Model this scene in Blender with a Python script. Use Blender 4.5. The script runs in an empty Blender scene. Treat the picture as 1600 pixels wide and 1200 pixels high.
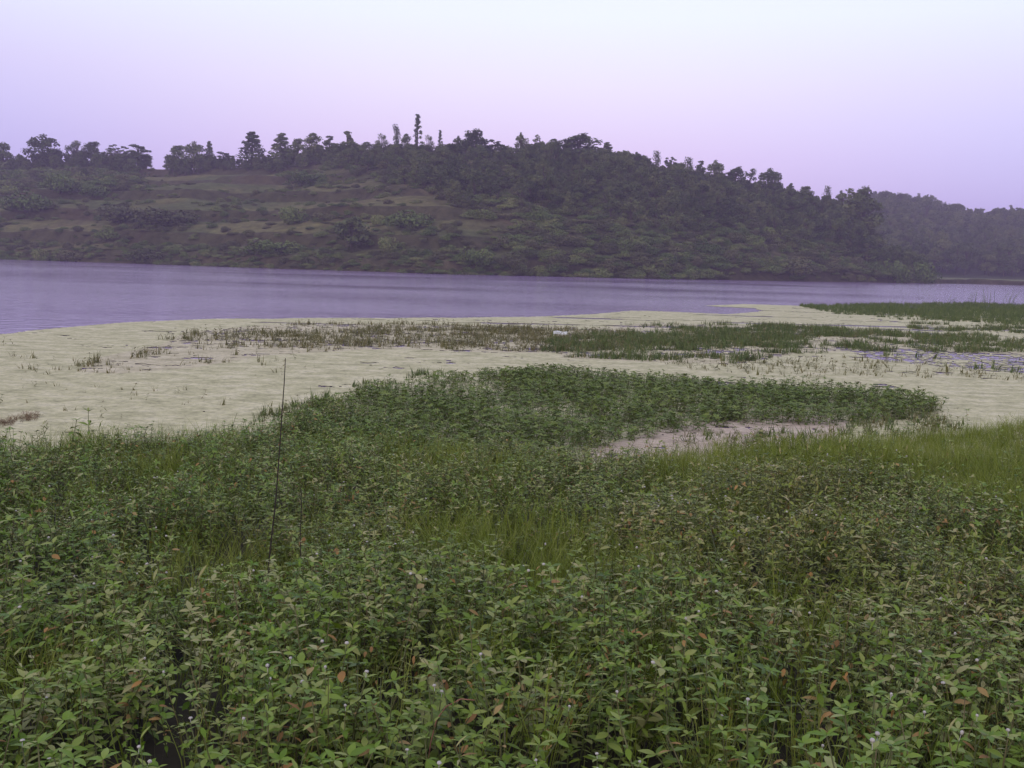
import bpy, math, random
import numpy as np
from mathutils import Matrix, Vector, Euler

random.seed(7)
RNG = np.random.default_rng(7)
scene = bpy.context.scene
COL = scene.collection

# ------------------------------------------------------------------ camera
F_PX, PITCH, ROLL, EYE = 1640.0, math.radians(6.6), 0.0275, 2.2
fwd = np.array([0, math.cos(PITCH), -math.sin(PITCH)])
uph = np.array([0, math.sin(PITCH), math.cos(PITCH)])
xh = np.array([1.0, 0, 0])
rgt = math.cos(ROLL) * xh + math.sin(ROLL) * uph
upv = -math.sin(ROLL) * xh + math.cos(ROLL) * uph
cam_d = bpy.data.cameras.new('camera')
cam = bpy.data.objects.new('camera', cam_d)
COL.objects.link(cam)
cam.matrix_world = Matrix(((rgt[0], upv[0], -fwd[0], 0), (rgt[1], upv[1], -fwd[1], 0),
                           (rgt[2], upv[2], -fwd[2], EYE), (0, 0, 0, 1)))
cam_d.sensor_width = 36
cam_d.lens = 36 * F_PX / 1600
cam_d.clip_start = 0.05
cam_d.clip_end = 6000
scene.camera = cam

# ------------------------------------------------------------------ sky, sun, exposure
world = bpy.data.worlds.new('World')
scene.world = world
world.use_nodes = True
wn, wl = world.node_tree.nodes, world.node_tree.links
wn.clear()
SUN_EL, SUN_AZ = math.radians(12), math.radians(-150)      # low and soft, behind the left shoulder
sky = wn.new('ShaderNodeTexSky'); sky.sky_type = 'NISHITA'; sky.sun_disc = False
sky.sun_elevation = SUN_EL; sky.sun_rotation = SUN_AZ; sky.dust_density = 3
bg1 = wn.new('ShaderNodeBackground'); bg1.inputs['Strength'].default_value = 0.05
wl.new(sky.outputs[0], bg1.inputs['Color'])
tc = wn.new('ShaderNodeTexCoord')
sep = wn.new('ShaderNodeSeparateXYZ'); wl.new(tc.outputs['Generated'], sep.inputs[0])
def ramp(nodes, stops):
    r = nodes.new('ShaderNodeValToRGB')
    els = r.color_ramp.elements
    els[0].position, els[0].color = stops[0][0], (*stops[0][1], 1)
    els[1].position, els[1].color = stops[1][0], (*stops[1][1], 1)
    for p, c in stops[2:]:
        e = els.new(p); e.color = (*c, 1)
    return r
r_mid = ramp(wn, [(0.0, (.61, .42, .88)), (0.05, (.67, .46, .90)), (0.10, (.76, .56, .93)), (0.16, (.85, .74, .94)), (0.22, (.86, .88, .93)), (0.5, (.78, .78, .88)), (1.0, (.70, .70, .84))])
r_side = ramp(wn, [(0.0, (.39, .34, .86)), (0.05, (.43, .38, .88)), (0.10, (.50, .46, .90)), (0.16, (.64, .57, .92)), (0.22, (.77, .78, .93)), (0.5, (.72, .75, .89)), (1.0, (.70, .70, .84))])
for r in (r_mid, r_side):
    wl.new(sep.outputs['Z'], r.inputs[0])
ab = wn.new('ShaderNodeMath'); ab.operation = 'ABSOLUTE'
off = wn.new('ShaderNodeMath'); off.operation = 'ADD'; off.inputs[1].default_value = 0.0
wl.new(sep.outputs['X'], off.inputs[0]); wl.new(off.outputs[0], ab.inputs[0])
mr = wn.new('ShaderNodeMapRange'); mr.interpolation_type = 'SMOOTHSTEP'
mr.inputs['From Min'].default_value = 0.05; mr.inputs['From Max'].default_value = 0.62
wl.new(ab.outputs[0], mr.inputs['Value'])
mx = wn.new('ShaderNodeMix'); mx.data_type = 'RGBA'
wl.new(mr.outputs[0], mx.inputs[0]); wl.new(r_mid.outputs[0], mx.inputs[6]); wl.new(r_side.outputs[0], mx.inputs[7])
bg2 = wn.new('ShaderNodeBackground'); bg2.inputs['Strength'].default_value = 1.0
wl.new(mx.outputs[2], bg2.inputs['Color'])
addw = wn.new('ShaderNodeAddShader'); wl.new(bg1.outputs[0], addw.inputs[0]); wl.new(bg2.outputs[0], addw.inputs[1])
outw = wn.new('ShaderNodeOutputWorld'); wl.new(addw.outputs[0], outw.inputs['Surface'])

sd = bpy.data.lights.new('sun', 'SUN'); sd.energy = 0.5; sd.angle = math.radians(20); sd.color = (1, .93, .86)
sun = bpy.data.objects.new('sun', sd); COL.objects.link(sun)
sdir = Vector((math.sin(SUN_AZ) * math.cos(SUN_EL), math.cos(SUN_AZ) * math.cos(SUN_EL), math.sin(SUN_EL)))
sun.rotation_euler = sdir.to_track_quat('Z', 'Y').to_euler()
vs = scene.view_settings
vs.view_transform = 'Standard'; vs.look = 'None'; vs.exposure = 0.0; vs.gamma = 1.0
vs.use_curve_mapping = False
scene.cycles.max_bounces = 6
scene.cycles.volume_bounces = 1
scene.cycles.diffuse_bounces = 3

# ------------------------------------------------------------------ helpers
def ray(px, py):
    """(x per metre of depth, z per metre of depth) of a point of the photograph"""
    a, b = (np.asarray(px, float) - 800) / F_PX, (600 - np.asarray(py, float)) / F_PX
    dx = fwd[0] + a * rgt[0] + b * upv[0]
    dy = fwd[1] + a * rgt[1] + b * upv[1]
    dz = fwd[2] + a * rgt[2] + b * upv[2]
    return dx / dy, dz / dy
def flat_at(px, py, z=0.0):
    u, s = ray(px, py)
    Y = (z - EYE) / s
    return u * Y, Y
def hash2(i, j, seed):
    n = (i.astype(np.int64) * 374761393 + j.astype(np.int64) * 668265263 + seed * 1442695041) & 0xffffffff
    n = ((n ^ (n >> 13)) * 1274126177) & 0xffffffff
    return ((n ^ (n >> 16)) & 0xffff) / 65535.0
def noise(x, y, seed=0):
    x = np.asarray(x, float); y = np.asarray(y, float)
    i, j = np.floor(x), np.floor(y)
    fx, fy = x - i, y - j
    fx = fx * fx * (3 - 2 * fx); fy = fy * fy * (3 - 2 * fy)
    a, b = hash2(i, j, seed), hash2(i + 1, j, seed)
    c, d = hash2(i, j + 1, seed), hash2(i + 1, j + 1, seed)
    return (a * (1 - fx) + b * fx) * (1 - fy) + (c * (1 - fx) + d * fx) * fy
def fbm(x, y, seed=0, o=4):
    s, a, t = 0, 0.5, 0
    for k in range(o):
        s = s + a * noise(np.asarray(x) * 2 ** k + 17.3 * k, np.asarray(y) * 2 ** k - 9.1 * k, seed + k); t += a; a *= .5
    return s / t
def sstep(a, b, v):
    t = np.clip((np.asarray(v, float) - a) / (b - a), 0, 1)
    return t * t * (3 - 2 * t)
def in_poly(x, y, poly):
    x = np.asarray(x); y = np.asarray(y)
    r = np.zeros(x.shape, bool)
    n = len(poly)
    for k in range(n):
        x0, y0 = poly[k]; x1, y1 = poly[(k + 1) % n]
        c = ((y0 > y) != (y1 > y))
        with np.errstate(divide='ignore', invalid='ignore'):
            xi = (x1 - x0) * (y - y0) / (y1 - y0 + 1e-12) + x0
        r ^= c & (x < xi)
    return r
def zone(pts, z=0.0):
    """a patch of the marsh: outline points read off the photograph, laid on the level z"""
    return [tuple(float(v) for v in flat_at(px, py, z)) for px, py in pts]

def tag(o, label=None, cat=None, group=None, kind=None):
    if label: o['label'] = label
    if cat: o['category'] = cat
    if group: o['group'] = group
    if kind: o['kind'] = kind
    return o
def mesh(name, V, faces, mats, attr=None, smooth=False, midx=None):
    """faces: list of (n,k) int arrays"""
    me = bpy.data.meshes.new(name)
    V = np.asarray(V, np.float32).reshape(-1, 3)
    fl = [np.asarray(f, np.int32) for f in faces if len(f)]
    me.vertices.add(len(V)); me.vertices.foreach_set('co', V.ravel())
    nl = sum(f.size for f in fl); nf = sum(len(f) for f in fl)
    me.loops.add(nl); me.polygons.add(nf)
    me.loops.foreach_set('vertex_index', np.concatenate([f.ravel() for f in fl]))
    tot = np.concatenate([np.full(len(f), f.shape[1], np.int32) for f in fl])
    me.polygons.foreach_set('loop_start', np.concatenate([[0], np.cumsum(tot)[:-1]]).astype(np.int32))
    if smooth: me.polygons.foreach_set('use_smooth', np.ones(nf, bool))
    for m in mats: me.materials.append(m)
    if midx is not None: me.polygons.foreach_set('material_index', np.asarray(midx, np.int32))
    me.update(calc_edges=True)
    if attr:
        for k, a in attr.items():
            a = np.asarray(a, np.float32)
            if a.ndim == 2:
                at = me.attributes.new(k, 'FLOAT_COLOR', 'POINT')
                at.data.foreach_set('color', np.hstack([a, np.ones((len(a), 1), np.float32)]).ravel())
            else:
                at = me.attributes.new(k, 'FLOAT', 'POINT'); at.data.foreach_set('value', a)
    return me
def obj(name, me, parent=None):
    o = bpy.data.objects.new(name, me); COL.objects.link(o)
    if parent: o.parent = parent
    return o
def empty(name, loc, rz=0.0, scale=(1, 1, 1)):
    o = bpy.data.objects.new(name, None); COL.objects.link(o)
    o.location = loc; o.rotation_euler = (0, 0, rz); o.scale = scale
    o.empty_display_size = .2
    return o
class MB:
    def __init__(s): s.v = []; s.f3 = []; s.f4 = []; s.a = []; s.n = 0
    def add(s, V, f3=None, f4=None, a=0.5):
        V = np.asarray(V, float)
        s.v.append(V)
        if f3 is not None and len(f3): s.f3.append(np.asarray(f3) + s.n)
        if f4 is not None and len(f4): s.f4.append(np.asarray(f4) + s.n)
        s.a.append(np.full(len(V), a) if np.isscalar(a) else np.asarray(a)); s.n += len(V)
    def tube(s, P, R, n=5, a=0.5):
        P = np.asarray(P, float); m = len(P); V = []
        for k in range(m):
            d = P[min(k + 1, m - 1)] - P[max(k - 1, 0)]; d = d / (np.linalg.norm(d) + 1e-9)
            h = np.array([1, 0, 0]) if abs(d[0]) < .8 else np.array([0, 1, 0])
            e1 = np.cross(d, h); e1 /= np.linalg.norm(e1); e2 = np.cross(d, e1)
            for q in range(n):
                t = 2 * math.pi * q / n
                V.append(P[k] + R[k] * (math.cos(t) * e1 + math.sin(t) * e2))
        f4 = [(k * n + q, k * n + (q + 1) % n, (k + 1) * n + (q + 1) % n, (k + 1) * n + q) for k in range(m - 1) for q in range(n)]
        V.append(P[-1] + (P[-1] - P[-2]) * .01)
        t = len(V) - 1
        f3 = [((m - 1) * n + q, (m - 1) * n + (q + 1) % n, t) for q in range(n)]
        s.add(V, f3, f4, a)
    def build(s, name, mats, smooth=False):
        F = []
        if s.f3: F.append(np.concatenate(s.f3))
        if s.f4: F.append(np.concatenate(s.f4))
        return mesh(name, np.concatenate(s.v), F, mats, {'tint': np.concatenate(s.a)}, smooth)

# ------------------------------------------------------------------ materials
def mat(name):
    m = bpy.data.materials.new(name); m.use_nodes = True
    n, l = m.node_tree.nodes, m.node_tree.links
    return m, n, l, n['Principled BSDF']
def foliage_mat(name, stops, rough=.5, spec=.4, pos_scale=.6, trans=0.0, w=(.45, .3, .35), fresh=None):
    """colour varies by individual, by leaf and by patch of ground"""
    m, n, l, b = mat(name)
    oi = n.new('ShaderNodeObjectInfo')
    at = n.new('ShaderNodeAttribute'); at.attribute_name = 'tint'
    gi = n.new('ShaderNodeNewGeometry')
    nz = n.new('ShaderNodeTexNoise'); nz.inputs['Scale'].default_value = pos_scale; nz.inputs['Detail'].default_value = 3
    l.new(gi.outputs['Position'], nz.inputs['Vector'])
    def mul(s, k):
        x = n.new('ShaderNodeMath'); x.operation = 'MULTIPLY'; x.inputs[1].default_value = k; l.new(s, x.inputs[0]); return x.outputs[0]
    def add(a, c):
        x = n.new('ShaderNodeMath'); x.operation = 'ADD'; l.new(a, x.inputs[0]); l.new(c, x.inputs[1]); return x.outputs[0]
    v = add(add(mul(oi.outputs['Random'], w[0]), mul(at.outputs['Fac'], w[1])), mul(nz.outputs['Fac'], w[2]))
    r = ramp(n, stops); l.new(v, r.inputs[0]); colour = r.outputs[0]
    if fresh:      # a greener strain of the plant grows in broad patches, mostly to the left
        r2 = ramp(n, fresh); l.new(v, r2.inputs[0])
        nb = n.new('ShaderNodeTexNoise'); nb.inputs['Scale'].default_value = .33; nb.inputs['Detail'].default_value = 2
        l.new(gi.outputs['Position'], nb.inputs['Vector'])
        sx_ = n.new('ShaderNodeSeparateXYZ'); l.new(gi.outputs['Position'], sx_.inputs[0])
        fm1 = n.new('ShaderNodeMapRange'); fm1.inputs['From Min'].default_value = .5; fm1.inputs['From Max'].default_value = -3.5; fm1.inputs['To Max'].default_value = .28
        l.new(sx_.outputs['X'], fm1.inputs['Value'])
        sm = add(nb.outputs['Fac'], fm1.outputs[0])
        fm2 = n.new('ShaderNodeMapRange'); fm2.inputs['From Min'].default_value = .38; fm2.inputs['From Max'].default_value = .66
        l.new(sm, fm2.inputs['Value'])
        mf = n.new('ShaderNodeMix'); mf.data_type = 'RGBA'
        l.new(fm2.outputs[0], mf.inputs[0]); l.new(r.outputs[0], mf.inputs[6]); l.new(r2.outputs[0], mf.inputs[7]); colour = mf.outputs[2]
    l.new(colour, b.inputs['Base Color'])
    b.inputs['Roughness'].default_value = rough
    b.inputs['Specular IOR Level'].default_value = spec
    if trans:
        tr = n.new('ShaderNodeBsdfTranslucent'); l.new(colour, tr.inputs['Color'])
        ms = n.new('ShaderNodeMixShader'); ms.inputs[0].default_value = trans
        l.new(b.outputs[0], ms.inputs[1]); l.new(tr.outputs[0], ms.inputs[2])
        l.new(ms.outputs[0], n['Material Output'].inputs['Surface'])
    return m
def plain_mat(name, c1, c2, scale=3.0, rough=.9, spec=.2, bump=0.0):
    m, n, l, b = mat(name)
    gi = n.new('ShaderNodeNewGeometry')
    nz = n.new('ShaderNodeTexNoise'); nz.inputs['Scale'].default_value = scale; nz.inputs['Detail'].default_value = 6
    l.new(gi.outputs['Position'], nz.inputs['Vector'])
    r = ramp(n, [(.3, c1), (.7, c2)]); l.new(nz.outputs['Fac'], r.inputs[0]); l.new(r.outputs[0], b.inputs['Base Color'])
    b.inputs['Roughness'].default_value = rough; b.inputs['Specular IOR Level'].default_value = spec
    if bump:
        bp = n.new('ShaderNodeBump'); bp.inputs['Strength'].default_value = bump; bp.inputs['Distance'].default_value = .05
        l.new(nz.outputs['Fac'], bp.inputs['Height']); l.new(bp.outputs[0], b.inputs['Normal'])
    return m

M_leaf = foliage_mat('weed_leaf', [(.18, (.048, .064, .003)), (.36, (.108, .138, .004)), (.5, (.165, .192, .014)), (.62, (.23, .225, .060)), (.76, (.32, .26, .11))], rough=.5, spec=.35, pos_scale=.7, trans=.07, w=(.30, .36, .36),
    fresh=[(.18, (.028, .066, .002)), (.36, (.076, .150, .004)), (.5, (.128, .212, .012)), (.62, (.20, .26, .045)), (.76, (.29, .28, .12))])
M_mat = foliage_mat('mat_leaf', [(.2, (.042, .076, .004)), (.5, (.092, .145, .012)), (.8, (.16, .20, .04))], rough=.55, spec=.3, pos_scale=.35, trans=.1)
M_dry = foliage_mat('dry_leaf', [(.2, (.20, .10, .035)), (.6, (.32, .17, .05)), (.9, (.30, .24, .10))], rough=.7)
M_stem = foliage_mat('weed_stem', [(.2, (.07, .085, .03)), (.6, (.11, .12, .04)), (.9, (.16, .10, .05))], rough=.6, pos_scale=1)
M_flow = plain_mat('flower_white', (.36, .33, .32), (.55, .52, .50), 300)
M_grass = foliage_mat('grass_blade', [(.2, (.085, .125, .005)), (.5, (.155, .205, .012)), (.8, (.25, .27, .05))], rough=.55, spec=.35, pos_scale=.5, trans=.2)
M_marsh = foliage_mat('marsh_blade', [(.2, (.080, .078, .026)), (.5, (.13, .13, .042)), (.8, (.20, .17, .08))], rough=.6, spec=.3, pos_scale=.15)
M_reed = foliage_mat('reed_blade', [(.2, (.045, .075, .018)), (.5, (.080, .120, .030)), (.8, (.13, .16, .05))], rough=.6, spec=.3, pos_scale=.1)
M_crown = foliage_mat('tree_crown', [(.2, (.026, .038, .014)), (.42, (.052, .074, .025)), (.62, (.088, .112, .038)), (.85, (.13, .145, .055))], rough=.7, spec=.2, pos_scale=.05)
M_bush = foliage_mat('bush_foliage', [(.2, (.036, .064, .014)), (.42, (.074, .112, .026)), (.62, (.115, .155, .038)), (.85, (.17, .18, .06))], rough=.7, spec=.2, pos_scale=.05)
M_brown = foliage_mat('brown_foliage', [(.2, (.045, .052, .022)), (.5, (.080, .086, .036)), (.8, (.125, .120, .055))], rough=.75, spec=.2, pos_scale=.1)
M_bark = plain_mat('bark', (.04, .032, .025), (.09, .075, .06), 4, bump=.4)
M_soil = plain_mat('wet_soil', (.018, .016, .011), (.045, .036, .024), 3, bump=.5)
M_stick = plain_mat('dead_stalk', (.022, .018, .018), (.06, .045, .04), 30)
M_pink = plain_mat('pink_stalk', (.25, .10, .08), (.34, .17, .12), 40)
M_litter = plain_mat('litter', (.50, .50, .50), (.62, .62, .62), 8, rough=.5)
M_deadw = foliage_mat('dead_weed', [(.2, (.13, .085, .05)), (.8, (.24, .17, .11))], rough=.9)

# hill ground: colour mix of grass, red earth and worn path, painted per vertex as what covers the soil
M_hill, n, l, b = mat('hill_ground')
at = n.new('ShaderNodeAttribute'); at.attribute_name = 'cover'
gi = n.new('ShaderNodeNewGeometry')
nz = n.new('ShaderNodeTexNoise'); nz.inputs['Scale'].default_value = .7; nz.inputs['Detail'].default_value = 8; nz.inputs['Roughness'].default_value = .7
l.new(gi.outputs['Position'], nz.inputs['Vector'])
r = ramp(n, [(.3, (.55, .58, .55)), (.7, (1.35, 1.3, 1.25))]); l.new(nz.outputs['Fac'], r.inputs[0])
mm = n.new('ShaderNodeMix'); mm.data_type = 'RGBA'; mm.blend_type = 'MULTIPLY'; mm.inputs[0].default_value = 1
l.new(at.outputs['Color'], mm.inputs[6]); l.new(r.outputs[0], mm.inputs[7]); l.new(mm.outputs[2], b.inputs['Base Color'])
b.inputs['Roughness'].default_value = .95; b.inputs['Specular IOR Level'].default_value = .1
bp = n.new('ShaderNodeBump'); bp.inputs['Strength'].default_value = .8; bp.inputs['Distance'].default_value = .5
l.new(nz.outputs['Fac'], bp.inputs['Height']); l.new(bp.outputs[0], b.inputs['Normal'])

# water
M_water, n, l, b = mat('lake_water')
b.inputs['Base Color'].default_value = (.33, .22, .46, 1)
b.inputs['Roughness'].default_value = .08; b.inputs['IOR'].default_value = 1.33
gi = n.new('ShaderNodeNewGeometry')
mp = n.new('ShaderNodeMapping'); mp.inputs['Scale'].default_value = (.7, 1.6, 1); mp.inputs['Rotation'].default_value = (0, 0, .12)
l.new(gi.outputs['Position'], mp.inputs[0])
n1 = n.new('ShaderNodeTexNoise'); n1.inputs['Scale'].default_value = 1.7; n1.inputs['Detail'].default_value = 4
n2 = n.new('ShaderNodeTexNoise'); n2.inputs['Scale'].default_value = .035; n2.inputs['Detail'].default_value = 3
l.new(mp.outputs[0], n1.inputs['Vector']); l.new(mp.outputs[0], n2.inputs['Vector'])
rr = n.new('ShaderNodeMapRange'); rr.inputs['From Min'].default_value = .35; rr.inputs['From Max'].default_value = .65
rr.inputs['To Min'].default_value = .28; rr.inputs['To Max'].default_value = 1.0
l.new(n2.outputs['Fac'], rr.inputs['Value'])
bp = n.new('ShaderNodeBump'); bp.inputs['Distance'].default_value = .12
l.new(rr.outputs[0], bp.inputs['Strength'])
l.new(n1.outputs['Fac'], bp.inputs['Height']); l.new(bp.outputs[0], b.inputs['Normal'])

# floating scum: pale duckweed, pinkish weed film where 'pink' is high
M_scum, n, l, b = mat('floating_scum')
at = n.new('ShaderNodeAttribute'); at.attribute_name = 'tint'
gi = n.new('ShaderNodeNewGeometry')
nz = n.new('ShaderNodeTexNoise'); nz.inputs['Scale'].default_value = 2.2; nz.inputs['Detail'].default_value = 9; nz.inputs['Roughness'].default_value = .72
mp = n.new('ShaderNodeMapping'); mp.inputs['Scale'].default_value = (.75, 1, 1); l.new(gi.outputs['Position'], mp.inputs[0]); l.new(mp.outputs[0], nz.inputs['Vector'])
ra = ramp(n, [(.36, (.32, .30, .17)), (.5, (.48, .44, .27)), (.64, (.60, .54, .38))]); l.new(nz.outputs['Fac'], ra.inputs[0])
rb = ramp(n, [(.3, (.30, .23, .18)), (.5, (.47, .37, .30)), (.7, (.58, .50, .41))]); l.new(nz.outputs['Fac'], rb.inputs[0])
mm = n.new('ShaderNodeMix'); mm.data_type = 'RGBA'
l.new(at.outputs['Fac'], mm.inputs[0]); l.new(ra.outputs[0], mm.inputs[6]); l.new(rb.outputs[0], mm.inputs[7])
ng = n.new('ShaderNodeTexNoise'); ng.inputs['Scale'].default_value = 9; ng.inputs['Detail'].default_value = 5; ng.inputs['Roughness'].default_value = .8
l.new(gi.outputs['Position'], ng.inputs['Vector'])
rg = ramp(n, [(.36, (.55, .55, .55)), (.5, (1, 1, 1)), (.64, (1.15, 1.15, 1.1))]); l.new(ng.outputs['Fac'], rg.inputs[0])
mg = n.new('ShaderNodeMix'); mg.data_type = 'RGBA'; mg.blend_type = 'MULTIPLY'; mg.inputs[0].default_value = .8
l.new(mm.outputs[2], mg.inputs[6]); l.new(rg.outputs[0], mg.inputs[7]); l.new(mg.outputs[2], b.inputs['Base Color'])
b.inputs['Roughness'].default_value = .75; b.inputs['Specular IOR Level'].default_value = .25
bp = n.new('ShaderNodeBump'); bp.inputs['Strength'].default_value = .5; bp.inputs['Distance'].default_value = .01
l.new(nz.outputs['Fac'], bp.inputs['Height']); l.new(bp.outputs[0], b.inputs['Normal'])

# ------------------------------------------------------------------ geometry-node scatter for what nobody could count
def scatter(name, P, rot, scl, idx, protos, label, cat):
    me = bpy.data.meshes.new(name)
    P = np.asarray(P, np.float32)
    me.vertices.add(len(P)); me.vertices.foreach_set('co', P.ravel())
    a = me.attributes.new('turn', 'FLOAT_VECTOR', 'POINT'); a.data.foreach_set('vector', np.asarray(rot, np.float32).ravel())
    a = me.attributes.new('size', 'FLOAT_VECTOR', 'POINT'); a.data.foreach_set('vector', np.asarray(scl, np.float32).ravel())
    a = me.attributes.new('pick', 'INT', 'POINT'); a.data.foreach_set('value', np.asarray(idx, np.int32))
    o = obj(name, me); tag(o, label, cat, kind='stuff')
    c = bpy.data.collections.new(name + '_kinds')
    for k, pm in enumerate(protos):
        po = bpy.data.objects.new('%s_kind_%02d' % (name, k), pm); c.objects.link(po)
    g = bpy.data.node_groups.new(name + '_scatter', 'GeometryNodeTree')
    g.interface.new_socket('Geometry', in_out='INPUT', socket_type='NodeSocketGeometry')
    g.interface.new_socket('Geometry', in_out='OUTPUT', socket_type='NodeSocketGeometry')
    gi = g.nodes.new('NodeGroupInput'); go = g.nodes.new('NodeGroupOutput')
    ci = g.nodes.new('GeometryNodeCollectionInfo'); ci.inputs['Collection'].default_value = c
    ci.inputs['Separate Children'].default_value = True; ci.inputs['Reset Children'].default_value = True
    ip = g.nodes.new('GeometryNodeInstanceOnPoints'); ip.inputs['Pick Instance'].default_value = True
    def na(nm, t):
        x = g.nodes.new('GeometryNodeInputNamedAttribute'); x.data_type = t; x.inputs['Name'].default_value = nm
        return x.outputs['Attribute']
    er = g.nodes.new('FunctionNodeEulerToRotation')
    g.links.new(na('turn', 'FLOAT_VECTOR'), er.inputs[0])
    g.links.new(gi.outputs[0], ip.inputs['Points']); g.links.new(ci.outputs[0], ip.inputs['Instance'])
    g.links.new(na('pick', 'INT'), ip.inputs['Instance Index'])
    g.links.new(er.outputs[0], ip.inputs['Rotation']); g.links.new(na('size', 'FLOAT_VECTOR'), ip.inputs['Scale'])
    g.links.new(ip.outputs[0], go.inputs[0])
    md = o.modifiers.new('scatter', 'NODES'); md.node_group = g
    return o

# ------------------------------------------------------------------ terrain
def bank_z(x, y):
    z = .66 - .056 * np.asarray(y, float)
    z = np.where(y < 0, .66 - .01 * y, z)
    z = z + (fbm(x * .5, y * .5, 31) - .5) * .16
    return np.maximum(z, -.7)
# the skyline of bare ground, the far shore, both read off the photograph
RX = [-900, -400, 0, 100, 250, 330, 420, 500, 600, 720, 850, 930, 1000, 1100, 1200, 1290, 1345, 1372, 1400, 1440, 1465, 1520]
RY = [285, 280, 272, 262, 266, 264, 263, 256, 248, 250, 248, 252, 268, 290, 312, 328, 350, 395, 418, 430, 446, 450]
RD = [360, 350, 335, 330, 325, 320, 310, 300, 290, 280, 275, 275, 280, 285, 290, 292, 290, 287, 284, 280, 275, 270]
ru, rs = ray(RX, RY); RD = np.array(RD, float); RZ = EYE + rs * RD
SX = [-900, -400, 0, 200, 400, 700, 1000, 1200, 1380, 1470, 1520]
SD = np.array([262, 235, 212, 205, 188, 172, 186, 208, 232, 247, 262], float)
su, _ = ray(SX, [420] * len(SX))
def hill_params(u):
    return np.interp(u, su, SD), np.interp(u, ru, RD), np.interp(u, ru, RZ)
def terrace_mask(x, y, t):
    u = x / y
    px = 800 + F_PX * u
    lim = 470 + 330 * (1 - t)
    return (1 - sstep(lim - 60, lim + 60, px)) * sstep(-500, 60, px * 1.0 + 200)
def hill_z(x, y):
    x = np.asarray(x, float); y = np.asarray(y, float)
    u = x / np.maximum(y, 1)
    S, R, Z = hill_params(u)
    S = S + (fbm(x * .05, y * 0 + 3, 5) - .5) * 6
    t = (y - S) / (R - S)
    tt = np.clip(t, 0, 1)
    s = tt ** .85 * (1 - .18 * tt) / .82
    s = s + (fbm(x * .035, y * .035, 12) - .5) * .10 * np.sin(np.pi * tt)
    N = 5.0
    v = np.clip(s, 0, 1) * N + (fbm(x * .026, y * .026, 21, 3) - .5) * 1.8 * np.sin(np.pi * tt)
    fl = np.floor(v); fr = v - fl
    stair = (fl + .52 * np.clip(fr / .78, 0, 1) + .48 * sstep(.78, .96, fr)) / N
    m = terrace_mask(x, y, tt)
    s = s * (1 - m) + stair * m
    base = 1.1 * sstep(0, .03, t) - .9 * (1 - sstep(-.05, 0, t))
    z = base + np.maximum(Z - 1.1, -1.2) * np.clip(s, -.1, 1.2) + (fbm(x * .12, y * .12, 8) - .5) * 1.2 * sstep(.02, .1, t)
    back = sstep(0, 1, (y - R - 8) / 160)
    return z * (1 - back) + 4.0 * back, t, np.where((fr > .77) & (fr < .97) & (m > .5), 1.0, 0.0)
def grid_mesh(name, X, Y, Z, mats, attr=None, keep=None, smooth=True):
    nr, nc = X.shape
    V = np.stack([X, Y, Z], -1).reshape(-1, 3)
    i = np.arange(nr * nc).reshape(nr, nc)
    Fq = np.stack([i[:-1, :-1], i[:-1, 1:], i[1:, 1:], i[1:, :-1]], -1).reshape(-1, 4)
    if keep is not None:
        Fq = Fq[keep.reshape(-1)]
        used = np.unique(Fq); mp_ = -np.ones(len(V), np.int64); mp_[used] = np.arange(len(used))
        V = V[used]; Fq = mp_[Fq]
        if attr: attr = {k: a.reshape(len(mp_), -1)[used].squeeze(-1) if a.reshape(len(mp_), -1).shape[1] == 1 else a.reshape(len(mp_), -1)[used] for k, a in attr.items()}
    elif attr:
        attr = {k: (a.reshape(-1) if a.shape == X.shape else a.reshape(-1, 3)) for k, a in attr.items()}
    return mesh(name, V, [Fq], mats, attr, smooth)

# ground: one sheet, bank underfoot, lake bed, far land
gy = np.concatenate([[-1500, -400, -60, -15, -5], np.arange(-2, 20, .35), np.geomspace(21, 1500, 30)])
gx = np.concatenate([-np.geomspace(1500, 16, 24), np.arange(-15, 15.1, .35), np.geomspace(16, 1500, 24)])
X, Y = np.meshgrid(gx, gy)
Z = bank_z(X, Y)
tag(obj('ground', grid_mesh('ground', X, Y, Z, [M_soil])), kind='structure')
# water sheet
wx = np.linspace(-1450, 1450, 40); wy = np.concatenate([[3], np.linspace(40, 560, 20)])
X, Y = np.meshgrid(wx, wy)
tag(obj('water', grid_mesh('water', X, Y, X * 0, [M_water])), kind='structure')
# hill
hu = np.concatenate([np.linspace(-2.2, -.62, 60), np.linspace(-.615, .55, 640)])
hv = np.concatenate([np.linspace(-.08, 1.25, 300), np.linspace(1.35, 3.2, 14), [5, 9]])
U, T = np.meshgrid(hu, hv)
S, R, Zr = hill_params(U)
Y = np.where(T <= 3.2, S + (R - S) * T, np.where(T < 6, 800, 1500))
X = U * Y
Z, t, riser = hill_z(X, Y)
def mixc(a, b_, f): return a * (1 - f[..., None]) + b_ * f[..., None]
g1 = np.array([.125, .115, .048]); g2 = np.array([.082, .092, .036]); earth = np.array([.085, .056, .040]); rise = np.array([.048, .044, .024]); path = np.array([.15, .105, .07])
c = mixc(g1 + 0 * X[..., None], g2, sstep(.4, .65, fbm(X * .06, Y * .06, 41)))
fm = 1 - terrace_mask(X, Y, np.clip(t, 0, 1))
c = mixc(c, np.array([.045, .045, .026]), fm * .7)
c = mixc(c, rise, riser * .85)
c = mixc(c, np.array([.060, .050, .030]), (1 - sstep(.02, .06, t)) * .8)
tuss = fbm(X * .5, Y * .5, 46, 3)
c = c * (.62 + .76 * tuss)[..., None]
c = mixc(c, earth, sstep(.60, .72, fbm(X * .09, Y * .09, 44)) * .35)
ppx, ppy = [545, 620, 680, 730, 800, 900], [318, 328, 345, 365, 388, 400]
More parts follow.
